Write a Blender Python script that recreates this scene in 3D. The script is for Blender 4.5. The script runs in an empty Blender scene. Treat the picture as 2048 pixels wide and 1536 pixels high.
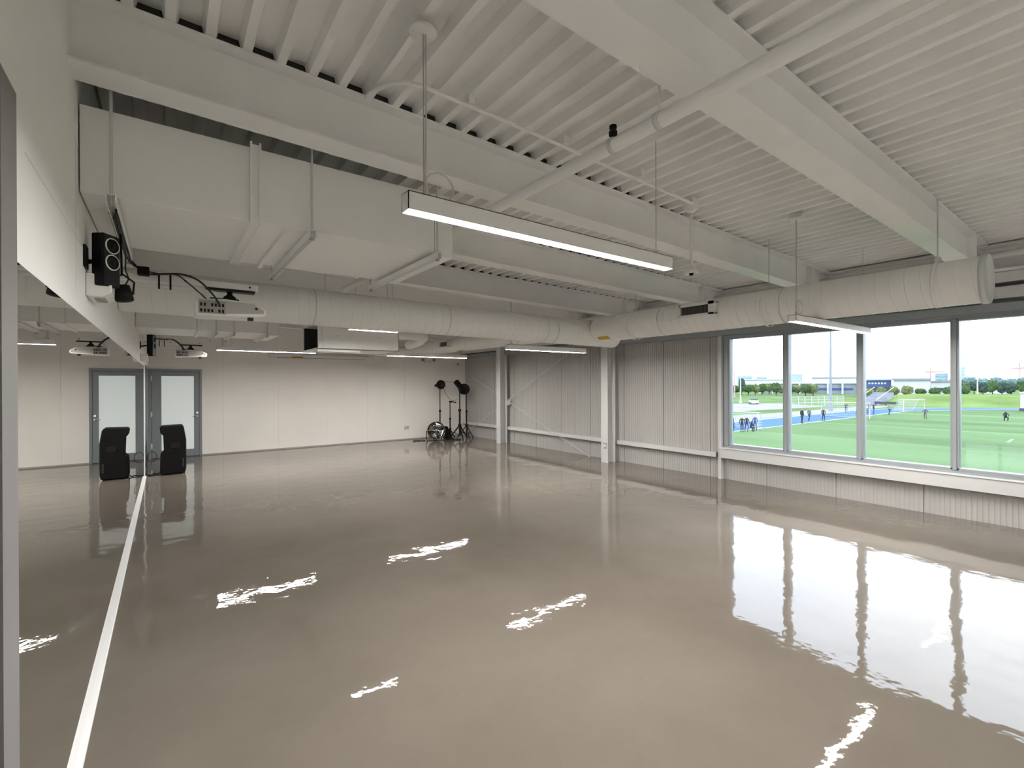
import bpy, bmesh, math, random
from mathutils import Vector, Matrix
random.seed(7)
C = bpy.context.scene.collection
PI = math.pi

# ------------------------------------------------------------------ camera
W = bpy.data.worlds.new('overcast_sky'); bpy.context.scene.world = W
yaw, pitch, roll = math.radians(36.0566), math.radians(-0.0893), math.radians(-0.2086)
cy, sy, cp, sp, cr, sr = math.cos(yaw), math.sin(yaw), math.cos(pitch), math.sin(pitch), math.cos(roll), math.sin(roll)
F = Vector((sy*cp, cy*cp, sp)); R0 = Vector((cy, -sy, 0)); U0 = R0.cross(F)
R1 = cr*R0 + sr*U0; U1 = -sr*R0 + cr*U0
cam = bpy.data.cameras.new('camera'); camo = bpy.data.objects.new('camera', cam); C.objects.link(camo)
camo.matrix_world = Matrix(((R1.x, U1.x, -F.x, 0), (R1.y, U1.y, -F.y, 0), (R1.z, U1.z, -F.z, 1.7), (0, 0, 0, 1)))
cam.sensor_width = 36; cam.lens = 948.5/2048*36; cam.clip_start = .02; cam.clip_end = 3000
bpy.context.scene.camera = camo

# ------------------------------------------------------------------ light and exposure
SKY = 3.3
LED = 140.0
W.use_nodes = True
wn = W.node_tree; wn.nodes.clear()
wo = wn.nodes.new('ShaderNodeOutputWorld'); bg = wn.nodes.new('ShaderNodeBackground')
tc = wn.nodes.new('ShaderNodeTexCoord'); ns = wn.nodes.new('ShaderNodeTexNoise'); cr_ = wn.nodes.new('ShaderNodeValToRGB')
ns.inputs['Scale'].default_value = 2.2; ns.inputs['Detail'].default_value = 5
cr_.color_ramp.elements[0].position = .35; cr_.color_ramp.elements[0].color = (.70, .81, 1.0, 1)
cr_.color_ramp.elements[1].position = .7; cr_.color_ramp.elements[1].color = (.90, .94, 1.0, 1)
wn.links.new(tc.outputs['Generated'], ns.inputs['Vector']); wn.links.new(ns.outputs['Fac'], cr_.inputs['Fac'])
wn.links.new(cr_.outputs['Color'], bg.inputs['Color']); wn.links.new(bg.outputs['Background'], wo.inputs['Surface'])
bg.inputs['Strength'].default_value = SKY
sc = bpy.context.scene
sc.view_settings.view_transform = 'Standard'; sc.view_settings.look = 'None'
sc.view_settings.gamma = 1.0; sc.view_settings.exposure = 0.86; sc.view_settings.use_curve_mapping = False

# ------------------------------------------------------------------ materials
def srgb(r, g, b):
    f = lambda c: (c/255/12.92) if c/255 <= .04045 else ((c/255+.055)/1.055)**2.4
    return (f(r), f(g), f(b), 1)
MATS = {}
def mat(name, col, rough=.6, metal=0, noise=0.0, scale=8.0, bump=0.0, bscale=40.0, spec=.5, emit=None, estr=0, coat=0, stretch=None):
    if name in MATS: return MATS[name]
    m = bpy.data.materials.new(name); m.use_nodes = True; nt = m.node_tree
    p = nt.nodes['Principled BSDF']
    p.inputs['Base Color'].default_value = col if len(col) == 4 else (*col, 1)
    p.inputs['Roughness'].default_value = rough; p.inputs['Metallic'].default_value = metal
    p.inputs['Specular IOR Level'].default_value = spec
    if coat: p.inputs['Coat Weight'].default_value = coat; p.inputs['Coat Roughness'].default_value = .05
    co = nt.nodes.new('ShaderNodeTexCoord'); src = co.outputs['Object']
    if stretch:
        mp = nt.nodes.new('ShaderNodeMapping'); mp.inputs['Scale'].default_value = stretch
        nt.links.new(src, mp.inputs['Vector']); src = mp.outputs['Vector']
    if noise:
        n = nt.nodes.new('ShaderNodeTexNoise'); n.inputs['Scale'].default_value = scale; n.inputs['Detail'].default_value = 5
        nt.links.new(src, n.inputs['Vector'])
        r = nt.nodes.new('ShaderNodeValToRGB')
        c = col
        r.color_ramp.elements[0].position = .3; r.color_ramp.elements[1].position = .7
        r.color_ramp.elements[0].color = tuple(x*(1-noise) for x in c[:3])+(1,)
        r.color_ramp.elements[1].color = tuple(min(1, x*(1+noise)) for x in c[:3])+(1,)
        nt.links.new(n.outputs['Fac'], r.inputs['Fac']); nt.links.new(r.outputs['Color'], p.inputs['Base Color'])
    if bump:
        n2 = nt.nodes.new('ShaderNodeTexNoise'); n2.inputs['Scale'].default_value = bscale; n2.inputs['Detail'].default_value = 3
        nt.links.new(src, n2.inputs['Vector'])
        b = nt.nodes.new('ShaderNodeBump'); b.inputs['Strength'].default_value = bump; b.inputs['Distance'].default_value = .01
        nt.links.new(n2.outputs['Fac'], b.inputs['Height']); nt.links.new(b.outputs['Normal'], p.inputs['Normal'])
    if emit:
        p.inputs['Emission Color'].default_value = (*emit, 1); p.inputs['Emission Strength'].default_value = estr
    MATS[name] = m; return m

M_steel = mat('white_painted_steel', (.85, .85, .84), .45, noise=.03, scale=3)
M_deck = mat('white_painted_deck', (.86, .855, .84), .55, noise=.05, scale=2.5, bump=.12, bscale=60)
M_duct = mat('painted_duct', (.84, .84, .825), .4, noise=.02, scale=2)
M_ductband = mat('duct_seam', (.60, .60, .57), .5)
M_wall = mat('off_white_gypsum', (.85, .825, .79), .6, noise=.025, scale=1.2, bump=.04, bscale=25)
M_wallc = mat('cool_white_gypsum', (.88, .875, .865), .6, noise=.02, scale=1.5, bump=.05, bscale=30)
M_panel = mat('grey_white_metal_panel', (.45, .445, .435), .5, noise=.03, scale=1.3)
M_girt = mat('light_grey_steel', (.60, .61, .615), .4)
M_alu = mat('grey_aluminium', (.42, .44, .46), .35, metal=.35)
M_frame = mat('window_frame_paint', (.30, .33, .35), .35)
M_darkgrey = mat('slate_grey_paint', (.20, .225, .245), .4, noise=.03, scale=4)
M_black = mat('black_plastic', (.003, .003, .0035), .6, spec=.2)
M_blackm = mat('black_metal', (.006, .006, .006), .45, spec=.3)
M_mesh = mat('speaker_grille', (.02, .022, .024), .6, bump=.6, bscale=900)
M_white = mat('white_plastic', (.78, .78, .76), .35)
M_whitegloss = mat('glossy_white_trim', (.92, .92, .94), .25)
M_chrome = mat('chrome', (.75, .75, .75), .08, metal=1)
M_rod = mat('zinc_rod', (.45, .45, .43), .4, metal=.5)
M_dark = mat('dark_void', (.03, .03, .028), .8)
M_yellow = mat('yellow_sticker', srgb(190, 165, 20), .5)
M_orange = mat('amber_sticker', srgb(186, 130, 50), .5)
M_cable = mat('black_cable', (.015, .015, .015), .5)
M_wcable = mat('white_cable', (.6, .6, .56), .5)
M_port = mat('projector_port_grey', (.30, .29, .27), .5)
M_projside = mat('projector_side_grey', (.42, .40, .38), .45)
M_foam = mat('grey_white_sealant', (.5, .52, .5), .7, noise=.2, scale=20)
M_led = mat('warm_led_diffuser', (.9, .9, .9), .4, emit=(1.0, .955, .895), estr=LED)

# mirror
M_mirror = mat('mirror_silver', (.86, .88, .86), 0.0, metal=1)
# frosted glass of the door; slight emission stands in for hall light behind
M_frost = mat('frosted_glass', (.55, .58, .57), .35, spec=.6, emit=(.86, .95, .93), estr=.16)

def glass_mat():
    m = bpy.data.materials.new('window_glass'); m.use_nodes = True; nt = m.node_tree; nt.nodes.clear()
    o = nt.nodes.new('ShaderNodeOutputMaterial'); mx = nt.nodes.new('ShaderNodeMixShader')
    t = nt.nodes.new('ShaderNodeBsdfTransparent'); g = nt.nodes.new('ShaderNodeBsdfGlossy'); fr = nt.nodes.new('ShaderNodeFresnel')
    t.inputs['Color'].default_value = (.94, .955, .96, 1); g.inputs['Roughness'].default_value = .01
    fr.inputs['IOR'].default_value = 1.45
    nt.links.new(fr.outputs['Fac'], mx.inputs['Fac']); nt.links.new(t.outputs[0], mx.inputs[1]); nt.links.new(g.outputs[0], mx.inputs[2])
    nt.links.new(mx.outputs[0], o.inputs['Surface']); return m
M_glass = glass_mat()

def floor_mat():
    m = bpy.data.materials.new('polished_epoxy_floor'); m.use_nodes = True; nt = m.node_tree
    p = nt.nodes['Principled BSDF']
    co = nt.nodes.new('ShaderNodeTexCoord')
    n = nt.nodes.new('ShaderNodeTexNoise'); n.inputs['Scale'].default_value = .9; n.inputs['Detail'].default_value = 7; n.inputs['Roughness'].default_value = .6
    nt.links.new(co.outputs['Object'], n.inputs['Vector'])
    r = nt.nodes.new('ShaderNodeValToRGB')
    r.color_ramp.elements[0].position = .3; r.color_ramp.elements[0].color = (.150, .130, .109, 1)
    r.color_ramp.elements[1].position = .72; r.color_ramp.elements[1].color = (.186, .162, .138, 1)
    nt.links.new(n.outputs['Fac'], r.inputs['Fac'])
    # fine specks
    v = nt.nodes.new('ShaderNodeTexNoise'); v.inputs['Scale'].default_value = 28; v.inputs['Detail'].default_value = 8; v.inputs['Roughness'].default_value = .75
    nt.links.new(co.outputs['Object'], v.inputs['Vector'])
    r2 = nt.nodes.new('ShaderNodeValToRGB'); r2.color_ramp.elements[0].position = .30; r2.color_ramp.elements[0].color = (.80, .80, .80, 1)
    r2.color_ramp.elements[1].position = .42; r2.color_ramp.elements[1].color = (1, 1, 1, 1)
    nt.links.new(v.outputs['Fac'], r2.inputs['Fac'])
    mx = nt.nodes.new('ShaderNodeMixRGB'); mx.blend_type = 'MULTIPLY'; mx.inputs['Fac'].default_value = .6
    nt.links.new(r.outputs['Color'], mx.inputs[1]); nt.links.new(r2.outputs['Color'], mx.inputs[2])
    nt.links.new(mx.outputs['Color'], p.inputs['Base Color'])
    p.inputs['Roughness'].default_value = .022; p.inputs['IOR'].default_value = 1.47
    # waviness of the coating
    def nz(scale, det):
        q = nt.nodes.new('ShaderNodeTexNoise'); q.inputs['Scale'].default_value = scale; q.inputs['Detail'].default_value = det
        nt.links.new(co.outputs['Object'], q.inputs['Vector']); return q
    a = nz(2.8, 1); b = nz(9, 2); c = nz(60, 2)
    b1 = nt.nodes.new('ShaderNodeBump'); b1.inputs['Strength'].default_value = 1; b1.inputs['Distance'].default_value = .0036
    b2 = nt.nodes.new('ShaderNodeBump'); b2.inputs['Strength'].default_value = 1; b2.inputs['Distance'].default_value = .00095
    b3 = nt.nodes.new('ShaderNodeBump'); b3.inputs['Strength'].default_value = 1; b3.inputs['Distance'].default_value = .00006
    nt.links.new(a.outputs['Fac'], b1.inputs['Height']); nt.links.new(b.outputs['Fac'], b2.inputs['Height']); nt.links.new(c.outputs['Fac'], b3.inputs['Height'])
    nt.links.new(b1.outputs['Normal'], b2.inputs['Normal']); nt.links.new(b2.outputs['Normal'], b3.inputs['Normal'])
    nt.links.new(b3.outputs['Normal'], p.inputs['Normal'])
    return m
M_floor = floor_mat()

# ------------------------------------------------------------------ mesh helpers
class MB:
    def __init__(s): s.v = []; s.f = []; s.sm = []
    def add(s, vs, fs, smooth=False):
        n = len(s.v); s.v += [tuple(x) for x in vs]; s.f += [tuple(i+n for i in f) for f in fs]; s.sm += [smooth]*len(fs); return s
    def box(s, x0, x1, y0, y1, z0, z1):
        vs = [(x, y, z) for x in (x0, x1) for y in (y0, y1) for z in (z0, z1)]
        return s.add(vs, [(0, 1, 3, 2), (4, 6, 7, 5), (0, 4, 5, 1), (2, 3, 7, 6), (0, 2, 6, 4), (1, 5, 7, 3)])
    def obox(s, o, ax, ay, az, x0, x1, y0, y1, z0, z1):      # box in its own axes
        o, ax, ay, az = map(Vector, (o, ax, ay, az)); ax.normalize(); ay.normalize(); az.normalize()
        vs = [o+ax*x+ay*y+az*z for x in (x0, x1) for y in (y0, y1) for z in (z0, z1)]
        return s.add(vs, [(0, 1, 3, 2), (4, 6, 7, 5), (0, 4, 5, 1), (2, 3, 7, 6), (0, 2, 6, 4), (1, 5, 7, 3)])
    def cyl(s, a, b, r, n=12, r2=None, cap=True):
        a, b = Vector(a), Vector(b); r2 = r if r2 is None else r2
        d = (b-a).normalized(); t = Vector((0, 0, 1)) if abs(d.z) < .9 else Vector((1, 0, 0))
        u = d.cross(t).normalized(); w = d.cross(u)
        vs = []
        for k in range(n):
            c, q = math.cos(2*PI*k/n), math.sin(2*PI*k/n)
            vs.append(a+(u*c+w*q)*r); vs.append(b+(u*c+w*q)*r2)
        fs = [(2*k, 2*((k+1) % n), 2*((k+1) % n)+1, 2*k+1) for k in range(n)]
        s.add(vs, fs, True)
        if cap:
            s.add(vs[0::2], [tuple(range(n))]); s.add(vs[1::2], [tuple(range(n-1, -1, -1))])
        return s
    def tube(s, pts, r, n=8, closed=False):
        pts = [Vector(p) for p in pts]; m = len(pts); ring = []
        prev = None
        for i, p in enumerate(pts):
            if closed: d = (pts[(i+1) % m]-pts[i-1]).normalized()
            else: d = (pts[min(i+1, m-1)]-pts[max(i-1, 0)]).normalized()
            if prev is None:
                t = Vector((0, 0, 1)) if abs(d.z) < .9 else Vector((1, 0, 0)); u = d.cross(t).normalized()
            else:
                u = (prev-d*prev.dot(d)).normalized()
            prev = u; w = d.cross(u)
            ring.append([p+(u*math.cos(2*PI*k/n)+w*math.sin(2*PI*k/n))*r for k in range(n)])
        vs = [q for g in ring for q in g]; fs = []
        for i in range(m if closed else m-1):
            j = (i+1) % m
            for k in range(n): fs.append((i*n+k, i*n+(k+1) % n, j*n+(k+1) % n, j*n+k))
        s.add(vs, fs, True)
        if not closed: s.add(ring[0], [tuple(range(n))]); s.add(ring[-1], [tuple(range(n-1, -1, -1))])
        return s
    def lathe(s, o, axis, prof, n=24):                      # prof: (distance along axis, radius)
        o, d = Vector(o), Vector(axis).normalized(); t = Vector((0, 0, 1)) if abs(d.z) < .9 else Vector((1, 0, 0))
        u = d.cross(t).normalized(); w = d.cross(u); vs = []; fs = []
        for (h, r) in prof:
            for k in range(n): vs.append(o+d*h+(u*math.cos(2*PI*k/n)+w*math.sin(2*PI*k/n))*max(r, 1e-4))
        for i in range(len(prof)-1):
            for k in range(n): fs.append((i*n+k, i*n+(k+1) % n, (i+1)*n+(k+1) % n, (i+1)*n+k))
        return s.add(vs, fs, True)
    def prism(s, poly, axis, a, b):                         # extrude a 2D outline along x, y or z
        def P(p, h): return {'x': (h, p[0], p[1]), 'y': (p[0], h, p[1]), 'z': (p[0], p[1], h)}[axis]
        n = len(poly); vs = [P(p, a) for p in poly]+[P(p, b) for p in poly]
        fs = [(k, (k+1) % n, n+(k+1) % n, n+k) for k in range(n)]+[tuple(range(n-1, -1, -1)), tuple(range(n, 2*n))]
        return s.add(vs, fs)
    def build(s, name, m, parent=None, bevel=0, loc=None):
        me = bpy.data.meshes.new(name); me.from_pydata(s.v, [], s.f); me.update()
        for p, q in zip(me.polygons, s.sm): p.use_smooth = q
        bm = bmesh.new(); bm.from_mesh(me); bmesh.ops.recalc_face_normals(bm, faces=bm.faces)
        if loc is not None: bmesh.ops.translate(bm, verts=bm.verts, vec=-Vector(loc))
        bm.to_mesh(me); bm.free()
        me.materials.append(m)
        o = bpy.data.objects.new(name, me); C.objects.link(o)
        if loc is not None: o.location = loc
        if parent is not None:
            o.parent = parent
            o.matrix_parent_inverse = Matrix.Translation(-Vector(parent.location)) if not parent.get('_id') else Matrix()
        if bevel:
            b = o.modifiers.new('bevel', 'BEVEL'); b.width = bevel; b.segments = 2; b.limit_method = 'ANGLE'
        return o
def tag(o, label=None, cat=None, group=None, kind=None):
    if label: o['label'] = label
    if cat: o['category'] = cat
    if group: o['group'] = group
    if kind: o['kind'] = kind
    return o
def thing(name, label, cat, loc=(0, 0, 0), group=None, kind=None):
    o = bpy.data.objects.new(name, None); C.objects.link(o); o.location = loc; o.empty_display_size = .1
    return tag(o, label, cat, group, kind)
def struct(o): o['kind'] = 'structure'; return o
def copy_tree(o, parent=None, off=None):
    c = o.copy(); C.objects.link(c)
    if parent is not None: c.parent = parent
    for ch in [x for x in C.objects if x.parent == o]: copy_tree(ch, c)
    return c

# ------------------------------------------------------------------ room shell
XL, XR, YB, YF = -.34, 7.96, -4.0, 13.56
SL = math.tan(math.radians(1.1946))           # the roof falls towards the windows
def zt(z, x): return z-SL*x
struct(MB().box(XL-.2, XR+.3, YB, YF+.05, -.25, 0).build('floor', M_floor))
# left wall above and beside the mirror
mb = MB()
mb.box(XL-.2, XL, 1.83, 11.02, 2.045, 3.75); mb.box(XL-.2, XL, 1.83, 11.02, 0, 2.045)
mb.box(XL-.2, XL, 11.02, YF+.2, 0, 3.75)
mb.box(XL-.2, XL, YB, .75, 0, 3.75); mb.box(XL-.2, XL, .75, 1.83, 2.49, 3.75)
struct(mb.build('wall_left', M_wallc))
# thin reveals and scribed joints on the upper left wall
mb = MB()
mb.box(XL, XL+.0015, 2.0, 11, 2.392, 2.395); mb.box(XL, XL+.0015, 2.975, 2.982, 2.1, 3.0)
struct(mb.build('trim_1', mat('joint_line', (.74, .74, .73), .7)))
# far wall: gypsum panels with open joints
mb = MB(); xs = [XL-.02, 1.12, 2.35, 3.55, 4.7, 5.845, 7.0, XR+.2]
mb.box(XL-.2, XR+.2, YF+.02, YF+.2, 0, 3.75)
for a, b in zip(xs, xs[1:]): mb.box(a+.0013, b-.0013, YF, YF+.02, .03, 3.75)
struct(mb.build('wall_back', M_wall))
struct(MB().box(.69, XR-.1, YF-.008, YF+.01, 0, .03).build('baseboard_back', mat('base_joint', (.35, .33, .3), .6)))
# rear wall behind the camera
struct(MB().box(XL-.2, XR+.2, YB-.2, YB, 0, 3.75).build('wall_rear', M_wall))

# right wall: micro-ribbed metal panels, one metre wide
def ribbed(y0, y1, z0, z1, mb):
    y = y0; pts = []
    while y < y1-1e-6:
        # next event: rib or joint
        k = math.floor((y+1e-6-.83)/1.0); base = .83+k; t = y-base
        if t < .012-1e-6: pts.append((y, .022)); y2 = base+.012
        else:
            i = math.floor((t-.012+1e-6)/.0494); ph = (t-.012)-i*.0494
            if ph < .030-1e-6: pts.append((y, 0)); y2 = base+.012+i*.0494+.030
            else: pts.append((y, .006)); y2 = min(base+.012+(i+1)*.0494, base+1.0)
        pts.append((min(y2, y1), pts[-1][1])); y = min(y2, y1)
    vs = []; fs = []
    for (yy, d) in pts: vs += [(XR+d, yy, z0), (XR+d, yy, z1)]
    for i in range(len(pts)-1): fs.append((2*i, 2*i+1, 2*i+3, 2*i+2))
    mb.add(vs, fs)
mb = MB()
ribbed(4.60, YF+.02, .0, 3.35, mb); ribbed(-3.6, 4.60, .0, .42, mb)
mb.box(XR+.03, XR+.22, 4.6, YF+.2, -.25, 3.6); mb.box(XR+.03, XR+.22, YB, 4.6, -.25, .42)
mb.box(XR, XR+.22, YB-.2, -3.55, -.25, 3.6); mb.box(XR+.03, XR+.22, YB, 4.6, 2.52, 3.6)
struct(mb.build('wall_right', M_panel))

# ceiling: trapezoidal steel deck following the roof slope
mb = MB(); pitch_ = .1605; x = -.32-pitch_; pr = []
while x < XR+.1:
    pr += [(x, 0), (x+.043, 0), (x+.057, .058), (x+.1465, .058)]; x += pitch_
pr = [(a, zt(3.43+h, a)) for a, h in pr if XL-.15 < a < XR+.25]
vs = []; fs = []
for a, z in pr: vs += [(a, YB-.1, z), (a, YF+.1, z)]
for i in range(len(pr)-1): fs.append((2*i, 2*i+1, 2*i+3, 2*i+2))
mb.add(vs, fs); mb.add([(XL-.2, YB-.1, 3.8), (XR+.3, YB-.1, 3.8), (XR+.3, YF+.2, 3.8), (XL-.2, YF+.2, 3.8)], [(0, 1, 2, 3)])
# button punches along the flutes
for k in range(0, 50, 3):
    xx = -.32+pitch_*k+.0215
    if xx > XR-.3: break
    yy = -.5+(k*.37) % .6
    while yy < 7:
        z = zt(3.43, xx); mb.lathe((xx, yy, z+.001), (0, 0, -1), [(0, .007), (.004, .005), (.005, .0005)], 6); yy += .62
ceil = struct(mb.build('ceiling', M_deck))

M_flute_shade = mat('dark_flute_shade', (.035, .035, .03), .9)  # near-black colour standing in for shade inside the deck flutes
# steel beams under the deck
def beam(y0, label):
    t = thing('steel_beam', label, 'beam', (0, y0, 0), 'white steel roof beams')
    a, b = XL, 7.80
    def sl(mb, ya, yb, za, zb):
        vs = [(x, y, zt(z, x)) for x in (a, b) for y in (ya, yb) for z in (za, zb)]
        return mb.add(vs, [(0, 1, 3, 2), (4, 6, 7, 5), (0, 4, 5, 1), (2, 3, 7, 6), (0, 2, 6, 4), (1, 5, 7, 3)])
    mb = MB(); sl(mb, y0, y0+.183, 3.103, 3.116); mb.build('bottom_flange', M_steel, t)
    mb = MB(); sl(mb, y0+.086, y0+.097, 3.116, 3.416); mb.build('web', M_steel, t)
    mb = MB(); sl(mb, y0, y0+.183, 3.416, 3.4285); mb.build('top_flange', M_steel, t)
    mb = MB(); sl(mb, y0+.045, y0+.14, 3.432, 3.49); mb.build('flute_shade_strip', M_flute_shade, t)  # dark strip added so the flutes above the beam look shaded
    mb = MB()
    for xs_ in (7.05,):
        mb.prism([(y0+.004, zt(3.117, xs_)), (y0+.086, zt(3.117, xs_)), (y0+.086, zt(3.415, xs_)), (y0+.004, zt(3.415, xs_))], 'x', xs_, xs_+.01)
    mb.build('stiffener', M_steel, t)
    return t
for y0, lb in ((1.176, 'nearest white steel roof beam crossing the top right of the view'),
               (2.777, 'white steel roof beam just in front of the near rectangular duct'),
               (4.377, 'white steel roof beam just behind the near rectangular duct'),
               (5.977, 'white steel roof beam directly behind the crosswise round duct'),
               (7.577, 'white steel roof beam above the far rectangular duct'),
               (9.177, 'white roof beam second in front of the far wall, mostly behind ducts'),
               (10.777, 'white roof beam nearest but one to the far wall'),
               (12.377, 'white roof beam nearest to the far wall')):
    beam(y0, lb)

# eave members along the window wall
def long_box(name, label, cat, x0, x1, z0, z1, m, y0=YB, y1=YF, group=None):
    return tag(MB().box(x0, x1, y0, y1, z0, z1).build(name, m), label, cat, group)
t = thing('eave_beam', 'white steel eave beam along the top of the window wall', 'beam', (7.8, 0, 0))
MB().box(7.60, 7.93, YB, YF, 3.245, 3.258).build('top_flange', M_steel, t)
MB().box(7.80, 7.815, YB, YF, 2.98, 3.245).build('web', M_steel, t)
MB().box(7.62, 7.93, YB, YF, 2.96, 2.978).build('bottom_flange', M_steel, t)
t = thing('sprinkler_main_pipe', 'white pipe running just above the window-side round duct', 'pipe', (7.4, 0, 0))
MB().cyl((7.5, YB, 3.115), (7.5, YF, 3.115), .035, 14).build('pipe_body', M_girt, t)
long_box('wall_girt', 'upper white wall girt above the windows', 'girt', 7.74, 7.955, 2.84, 2.955, M_girt, group='white girts of the window wall')
long_box('wall_girt', 'second white wall girt above the window head', 'girt', 7.76, 7.955, 2.66, 2.79, M_girt, group='white girts of the window wall')
struct(MB().box(7.80, 7.96, YB, YF, 2.52, 2.61).build('trim_2', M_frame))
t = thing('wall_girt', 'low white steel girt on the ribbed wall left of the window', 'girt', (7.86, 9, .4), 'white girts of the window wall')
mb = MB()
for y0, y1 in ((4.665, 6.95), (7.12, YF)):
    mb.box(7.86, 7.958, y0, y1, .455, .463); mb.box(7.86, 7.868, y0, y1, .37, .455); mb.box(7.86, 7.958, y0, y1, .37, .378)
mb.build('channel', M_girt, t)

# columns
def column(y0, y1, x0, x1, label, z1=3.24):
    t = thing('steel_column', label, 'column', ((x0+x1)/2, (y0+y1)/2, 0), 'white steel columns of the window wall')
    MB().box(x0, x0+.014, y0, y1, 0, z1).build('flange', M_girt, t)
    MB().box(x1-.014, x1, y0, y1, 0, z1).build('flange', M_girt, t)
    ym = (y0+y1)/2
    MB().box(x0+.014, x1-.014, ym-.006, ym+.006, 0, z1).build('web', M_girt, t)
    return t
c1 = column(6.93, 7.12, 7.55, 7.79, 'white steel column standing between window and far corner, nearest one')
mb = MB(); mb.box(7.545, 7.552, 6.97, 7.05, .30, .33); mb.box(7.545, 7.552, 6.97, 7.05, .40, .43); mb.box(7.545, 7.552, 6.96, 6.975, .30, .43)
mb.build('bolt_plate', M_rod, c1)
column(11.0, 11.19, 7.595, 7.832, 'white steel column near the black stands, where the rods cross')
# end post of the window
tag(MB().box(7.87, 7.955, 4.575, 4.635, 0, 2.52).build('window_post', M_girt, bevel=.004), 'slim white post at the left end of the window', 'post')

# cross bracing rods
def rod(name, label, a, b, r=.009):
    return tag(MB().cyl(a, b, r, 8).build(name, M_girt), label, 'brace', 'thin white brace rods on the ribbed wall')
rod('brace_rod', 'thin white brace rod rising from floor by the column to the far corner', (7.845, 7.74, .0), (7.845, 13.4, 2.08))
rod('brace_rod', 'thin white brace rod falling from under the duct towards the far corner', (7.850, 7.9, 2.68), (7.850, 13.4, .06))
tag(MB().box(7.83, 7.9, 10.93, 11.01, 1.08, 1.22).build('gusset_plate', M_girt), 'small white plate where the brace rods cross', 'plate')

# window sill band
t = thing('window_sill_band', 'deep white steel band under the row of windows', 'sill', (7.88, 0, .38))
MB().box(7.82, 7.97, -3.55, 4.57, .385, .555).build('face', M_girt, t, bevel=.004)
MB().box(7.80, 7.975, -3.55, 4.57, .555, .563).build('ledge', M_whitegloss, t)

# windows: seven visible/near panes, mullions about a metre apart
WY = [4.57, 3.525, 2.53, 1.53, .53, -.47, -1.47, -2.47, -3.47]
t = bpy.data.objects.new('window_1', None); C.objects.link(t); t['kind'] = 'structure'
mb = MB()
mb.box(7.93, 8.05, -3.55, 4.57, .563, .625); mb.box(7.93, 8.05, -3.55, 4.57, 2.455, 2.52)
mb.box(7.915, 7.93, -3.55, 4.57, .563, .585); mb.box(7.915, 7.93, -3.55, 4.57, 2.495, 2.52)
mb.build('window_frame', M_frame, t, bevel=.003)
for y in WY:
    m2 = MB(); h = .042 if y not in (4.57, -3.47) else .06
    ya, yb = (y-h, y+h) if y != 4.57 else (4.45, 4.57)
    m2.box(7.93, 8.05, ya, yb, .60, 2.48)
    m2.box(7.915, 7.93, ya+.022, yb-.022, .60, 2.48)
    m2.build('mullion', M_frame, t, bevel=.003)
for a, b in zip(WY, WY[1:]):
    MB().box(7.995, 8.001, b+.04, a-.04, .62, 2.46).build('glass_pane', M_glass, t)

# ------------------------------------------------------------------ mirror wall
t = thing('wall_mirror', 'large wall mirror covering the lower left wall', 'mirror', (-.335, 6.4, 0))
MB().box(XL+.0005, -.334, 1.835, 11.0, .024, 2.042).build('mirror_glass', M_mirror, t)
MB().box(XL+.0005, -.326, 11.0, 11.02, .0, 2.05).build('end_trim', M_whitegloss, t)
tag(MB().box(XL+.001, -.306, 1.835, 11.02, 0, .02).build('floor_trim_strip', M_whitegloss, bevel=.003), 'bright white strip on the floor along the foot of the mirror', 'trim')
# doorway frame and door at the very left edge
struct(MB().box(XL, -.327, 1.678, 1.832, 0, 2.49).build('trim_3', mat('grey_lilac_paint', (.21, .205, .205), .5)))
t = bpy.data.objects.new('door_1', None); C.objects.link(t); t['kind'] = 'structure'
MB().box(XL-.14, XL-.03, .752, 1.828, 0, 2.485).build('door_leaf', M_dark, t)
MB().cyl((XL-.03, .9, 1.0), (XL+.0, .9, 1.0), .012).build('door_handle', M_chrome, t)
# dark door on the left wall beyond the mirror
t = bpy.data.objects.new('door_2', None); C.objects.link(t); t['kind'] = 'structure'
MB().box(XL+.001, -.325, 11.6, 12.65, 0, 2.08).build('door_frame', M_darkgrey, t)
MB().box(-.325, -.318, 11.66, 12.59, .01, 2.02).build('door_leaf', mat('dark_grey_door', (.06, .065, .07), .4), t)

# grey framed door in the far wall
t = bpy.data.objects.new('door_3', None); C.objects.link(t); t['kind'] = 'structure'
yd = YF-.055
mb = MB(); mb.box(-.337, -.285, yd, YF, 0, 2.055); mb.box(.625, .678, yd, YF, 0, 2.055); mb.box(-.285, .625, yd, YF, 2.0, 2.055)
mb.build('door_frame', M_darkgrey, t, bevel=.004)
mb = MB(); yl = yd+.012
mb.box(-.28, -.10, yl, yl+.035, .02, 1.995); mb.box(.52, .622, yl, yl+.035, .02, 1.995)
mb.box(-.10, .52, yl, yl+.035, 1.895, 1.995); mb.box(-.10, .52, yl, yl+.035, .02, .18)
leaf = mb.build('door_leaf', M_darkgrey, t, bevel=.003)
MB().box(-.10, .52, yl+.012, yl+.02, .18, 1.895).build('frosted_pane', M_frost, t)
mb = MB(); mb.cyl((.585, yl, .95), (.585, yl-.05, .95), .014); mb.cyl((.585, yl-.05, .95), (.49, yl-.05, .95), .010); mb.cyl((.585, yl, 1.03), (.585, yl-.01, 1.03), .022)
mb.build('door_handle', M_chrome, leaf)
for z in (1.84, 1.02, .3): MB().box(-.292, -.268, yd-.012, yd, z-.055, z+.055).build('hinge', M_white, t)

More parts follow.
